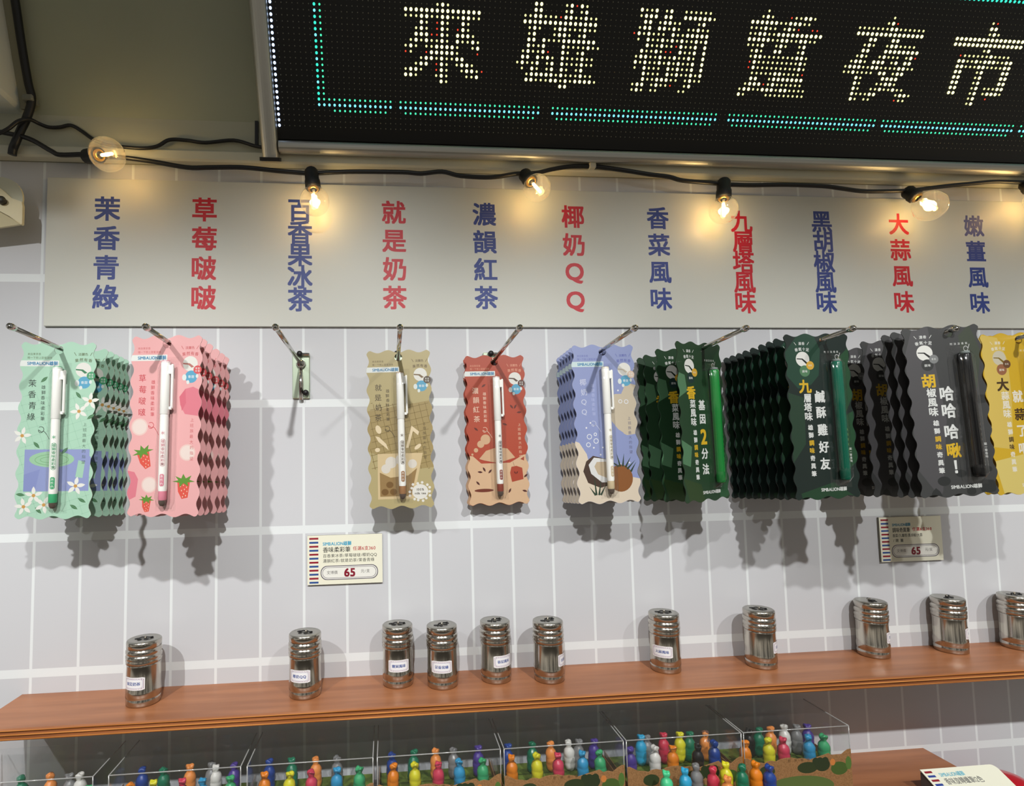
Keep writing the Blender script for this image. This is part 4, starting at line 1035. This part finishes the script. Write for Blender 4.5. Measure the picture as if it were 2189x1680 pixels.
def make_bottle():
    b = MB(); M_ = mat((200, 200, 200), .3)
    b.lathe([(0, 0), (.0040, .0002), (.0058, .0020), (.0066, .0050), (.0069, .0090), (.0064, .0105), (.0069, .0122), (.0070, .0170), (.0066, .0182), (.0070, .0195), (.0068, .0235), (.0056, .0268), (.0036, .0290), (.0031, .0303), (.0036, .0318), (.0044, .0345), (.0042, .0365), (.0030, .0372), (0, .0368)], M_, 18)
    for j, (x, y, z) in enumerate(b.v):
        t = math.atan2(y, x); k = 1+.045*math.sin(3*t+z*420)+.03*math.sin(5*t-z*900)
        if z > .031: k += .16*math.sin(4*t+.7)
        b.v[j] = (x*k, y*k, z+(.0009*math.sin(2*t) if z > .034 else 0))
    return b
BOT = make_bottle()
BC = {'orange': (224, 128, 28), 'yellow': (214, 208, 44), 'pink': (204, 62, 88), 'blue': (52, 148, 194), 'green': (62, 164, 108), 'navy': (36, 66, 140), 'dark green': (26, 112, 82), 'pale orange': (226, 140, 70), 'white': (214, 212, 206), 'grey': (122, 122, 122),
      'purple': (74, 56, 136), 'black': (30, 30, 28), 'brown': (112, 82, 72), 'mint': (74, 200, 140), 'red': (194, 52, 74), 'cyan': (46, 158, 200)}
BM = {}
def bottle(x, d, z, col, label, group, tilt=0.):
    if col not in BM:
        q = MB(); q.v = list(BOT.v); q.f = BOT.f; q.m = BOT.m; q.smooth = BOT.smooth; q.mats = [mat(BC[col], .34, coat=.2)]
        o = q.build('bottle_crayon'); BM[col] = o.data
    else: o = bpy.data.objects.new('bottle_crayon', BM[col]); COL.objects.link(o)
    o.location = (x, -d, z); o.rotation_euler = (0, math.radians(tilt), random.uniform(0, 6.28)); o.scale = (.90, .90, random.uniform(.84, .90))
    tag(o, label, 'crayon', group); return o
A_FRONT = ['orange', 'yellow', 'pink', 'blue', 'green']; A_BACK = ['navy', 'dark green', 'pale orange', 'white', 'grey', 'purple']
px_front = [[], [271, 328, 389, 433, 494], [566, 617, 667, 719, 768], [838, 887, 936, 983, 1032], [1095, 1148, 1194, 1246, 1285], [1350, 1400, 1438, 1490, 1527], [1592, 1645, 1676, 1731, 1762]]
px_back = [[47, 107, 151, 173], [295, 350, 405, 460, 450, 500], [572, 625, 676, 721], [839, 882, 932, 970, 1022], [1085, 1138, 1180, 1219, 1236, 1268], [1370, 1387, 1420, 1453, 1473, 1508, 1562], [1602, 1622, 1648, 1680, 1704, 1737]]
cf = {5: ['purple', 'white', 'orange', 'black', 'navy']}
cb = {0: ['dark green', 'pale orange', 'grey', 'white'], 2: ['navy', 'dark green', 'pale orange', 'grey'], 3: ['navy', 'dark green', 'pale orange', 'grey', 'purple'], 5: ['cyan', 'grey', 'red', 'yellow', 'dark green', 'pale orange', 'brown'], 6: ['black', 'dark green', 'pale orange', 'white', 'grey', 'purple']}
px_front[0] = [15, 87, 191]; cf[0] = ['yellow', 'pink', 'green']
for i, (x0, x1) in enumerate(edges):
    rn = 'clear box at the right end' if i == 6 else ordn[i]+' clear box from left'
    for row, us, cs, d in (('front', px_front[i], cf.get(i, A_FRONT), .0560), ('back', px_back[i], cb.get(i, A_BACK), .0310)):
        last = -9
        for u, c in zip(us, cs):
            v = 1640-(u-1100)*.05; x = at(u, v, d).x; x = min(max(x, x0+.0115), x1-.0115); dd = d
            if x-last < .0152: dd = d+(-.0150 if row == 'front' else .0); 
            last = x
            bottle(x, dd, ZL+FZ, c, '%s bottle-shaped crayon in the %s row of the %s' % (c, row, rn), 'bottle crayons in the clear boxes', random.uniform(-4, 4))
# open tray of loose crayons in front of the boxes
TZ = .0215
tr = thing('crayon_tray', (.300, -.104, ZL), 'open kraft tray of loose crayons in front of the sixth box', 'tray')
b = MB(); b.box(-.026, .098, -.024, .018, .0002, TZ, KRAFT, .001); b.build('tray_block', tr)
for u, v, c, d in ((1425, 1664, 'mint', .101), (1465, 1650, 'cyan', .100), (1491, 1668, 'grey', .094), (1525, 1651, 'red', .103), (1553, 1636, 'yellow', .094), (1585, 1660, 'dark green', .102), (1556, 1678, 'pale orange', .118), (1615, 1640, 'orange', .098), (1645, 1662, 'navy', .103)):
    p = at(u, v, d); bottle(p.x, d, ZL+TZ, c, '%s bottle-shaped crayon standing loose in front of the kraft panels' % c, 'loose crayons before the boxes', random.uniform(-3, 3))

# ---------------------------------------------------------------- tilted price card and red pouch, lower right
pa, pb = at(1966, 1645, .08), at(2121, 1634.5, .08)
ct = thing('price_card_stand', (pa.x, pa.y, ZL), 'slanted price card with striped edge on the lower shelf end', 'price card')
wc = pb.x-pa.x+.002; zt = pa.z-ZL; TA = math.radians(62); dy, dz = -math.sin(TA), -math.cos(TA)
hc = zt/math.cos(TA)*.96
fn = lambda x, y, t: (x, (hc/1-y)*0+dy*(-y)-t*math.cos(TA)*1.0, zt+dz*(-y)+t*math.sin(TA))
b = MB(); rr_ = .006
ol = [(0, -hc), (wc, -hc)]+[(wc-rr_+rr_*math.cos(t*PI/12), -rr_+rr_*math.sin(t*PI/12)) for t in range(0, 7)]+[(0, 0)]
b.prism(ol, fn, -.0010, 0, mat((238, 238, 218), .5), mat((150, 150, 140), .6)); a = Art(b, fn, 0)
for k in range(12): y = -2.4-k*4.6; a.rect(2.5, 11.5, y-2.3, y, (142, 26, 44) if k % 2 == 0 else (40, 66, 150))
a.row('SIMBALION雄獅', 17, 47, -7.2, 5.4, (110, 186, 205), .02); a.row('香味旋轉蠟筆12色', 17, 62, -14.6, 7.4, (120, 120, 116), .012)
b.build('card', ct, fix=False)
b = MB(); yb = dy*hc*.98
b.add([(.0005, 0, 0.0002), (.0005, yb, .0002), (.0005, 0, zt-.003), (wc-.0005, 0, .0002), (wc-.0005, yb, .0002), (wc-.0005, 0, zt-.003)], [(0, 2, 1), (3, 4, 5), (0, 1, 4, 3), (0, 3, 5, 2), (1, 2, 5, 4)], mat((88, 84, 84), .6)); b.build('wedge_stand', ct)
b = MB(); b.box(-.9, 1.9, -.62, -.002, EYE-.62, EYE-.60, mat((196, 194, 188), .5), .003); b.box(-.9, 1.9, -.60, -.02, 0.001, EYE-.62, mat((170, 168, 164), .6))
tag(b.build('display_counter'), 'white display counter below the shelves', 'counter')
b = MB(); R = .0425; H_ = .6-.3915-R
b.lathe([(0, 0), (R*.8, 0), (R*.93, .006), (R*.97, .03), (R, H_-.012), (R*1.0, H_)]+[(R*math.cos(k*PI/20), H_+R*math.sin(k*PI/20)) for k in range(1, 10)]+[(0, H_+R)], mat((186, 26, 42), .3, coat=.5), 36)
tag(b.build('red_tub', loc=(.7230, -.052, EYE-.60)), 'glossy red round-topped tub behind the slanted price card', 'tub')
b = MB(); b.box(-3, 3.5, -4, .05, -.05, 0, mat((120, 112, 100), .6)); tag(b.build('floor'), kind='structure')

bpy.data.objects.remove(_to); bpy.data.curves.remove(_tc)
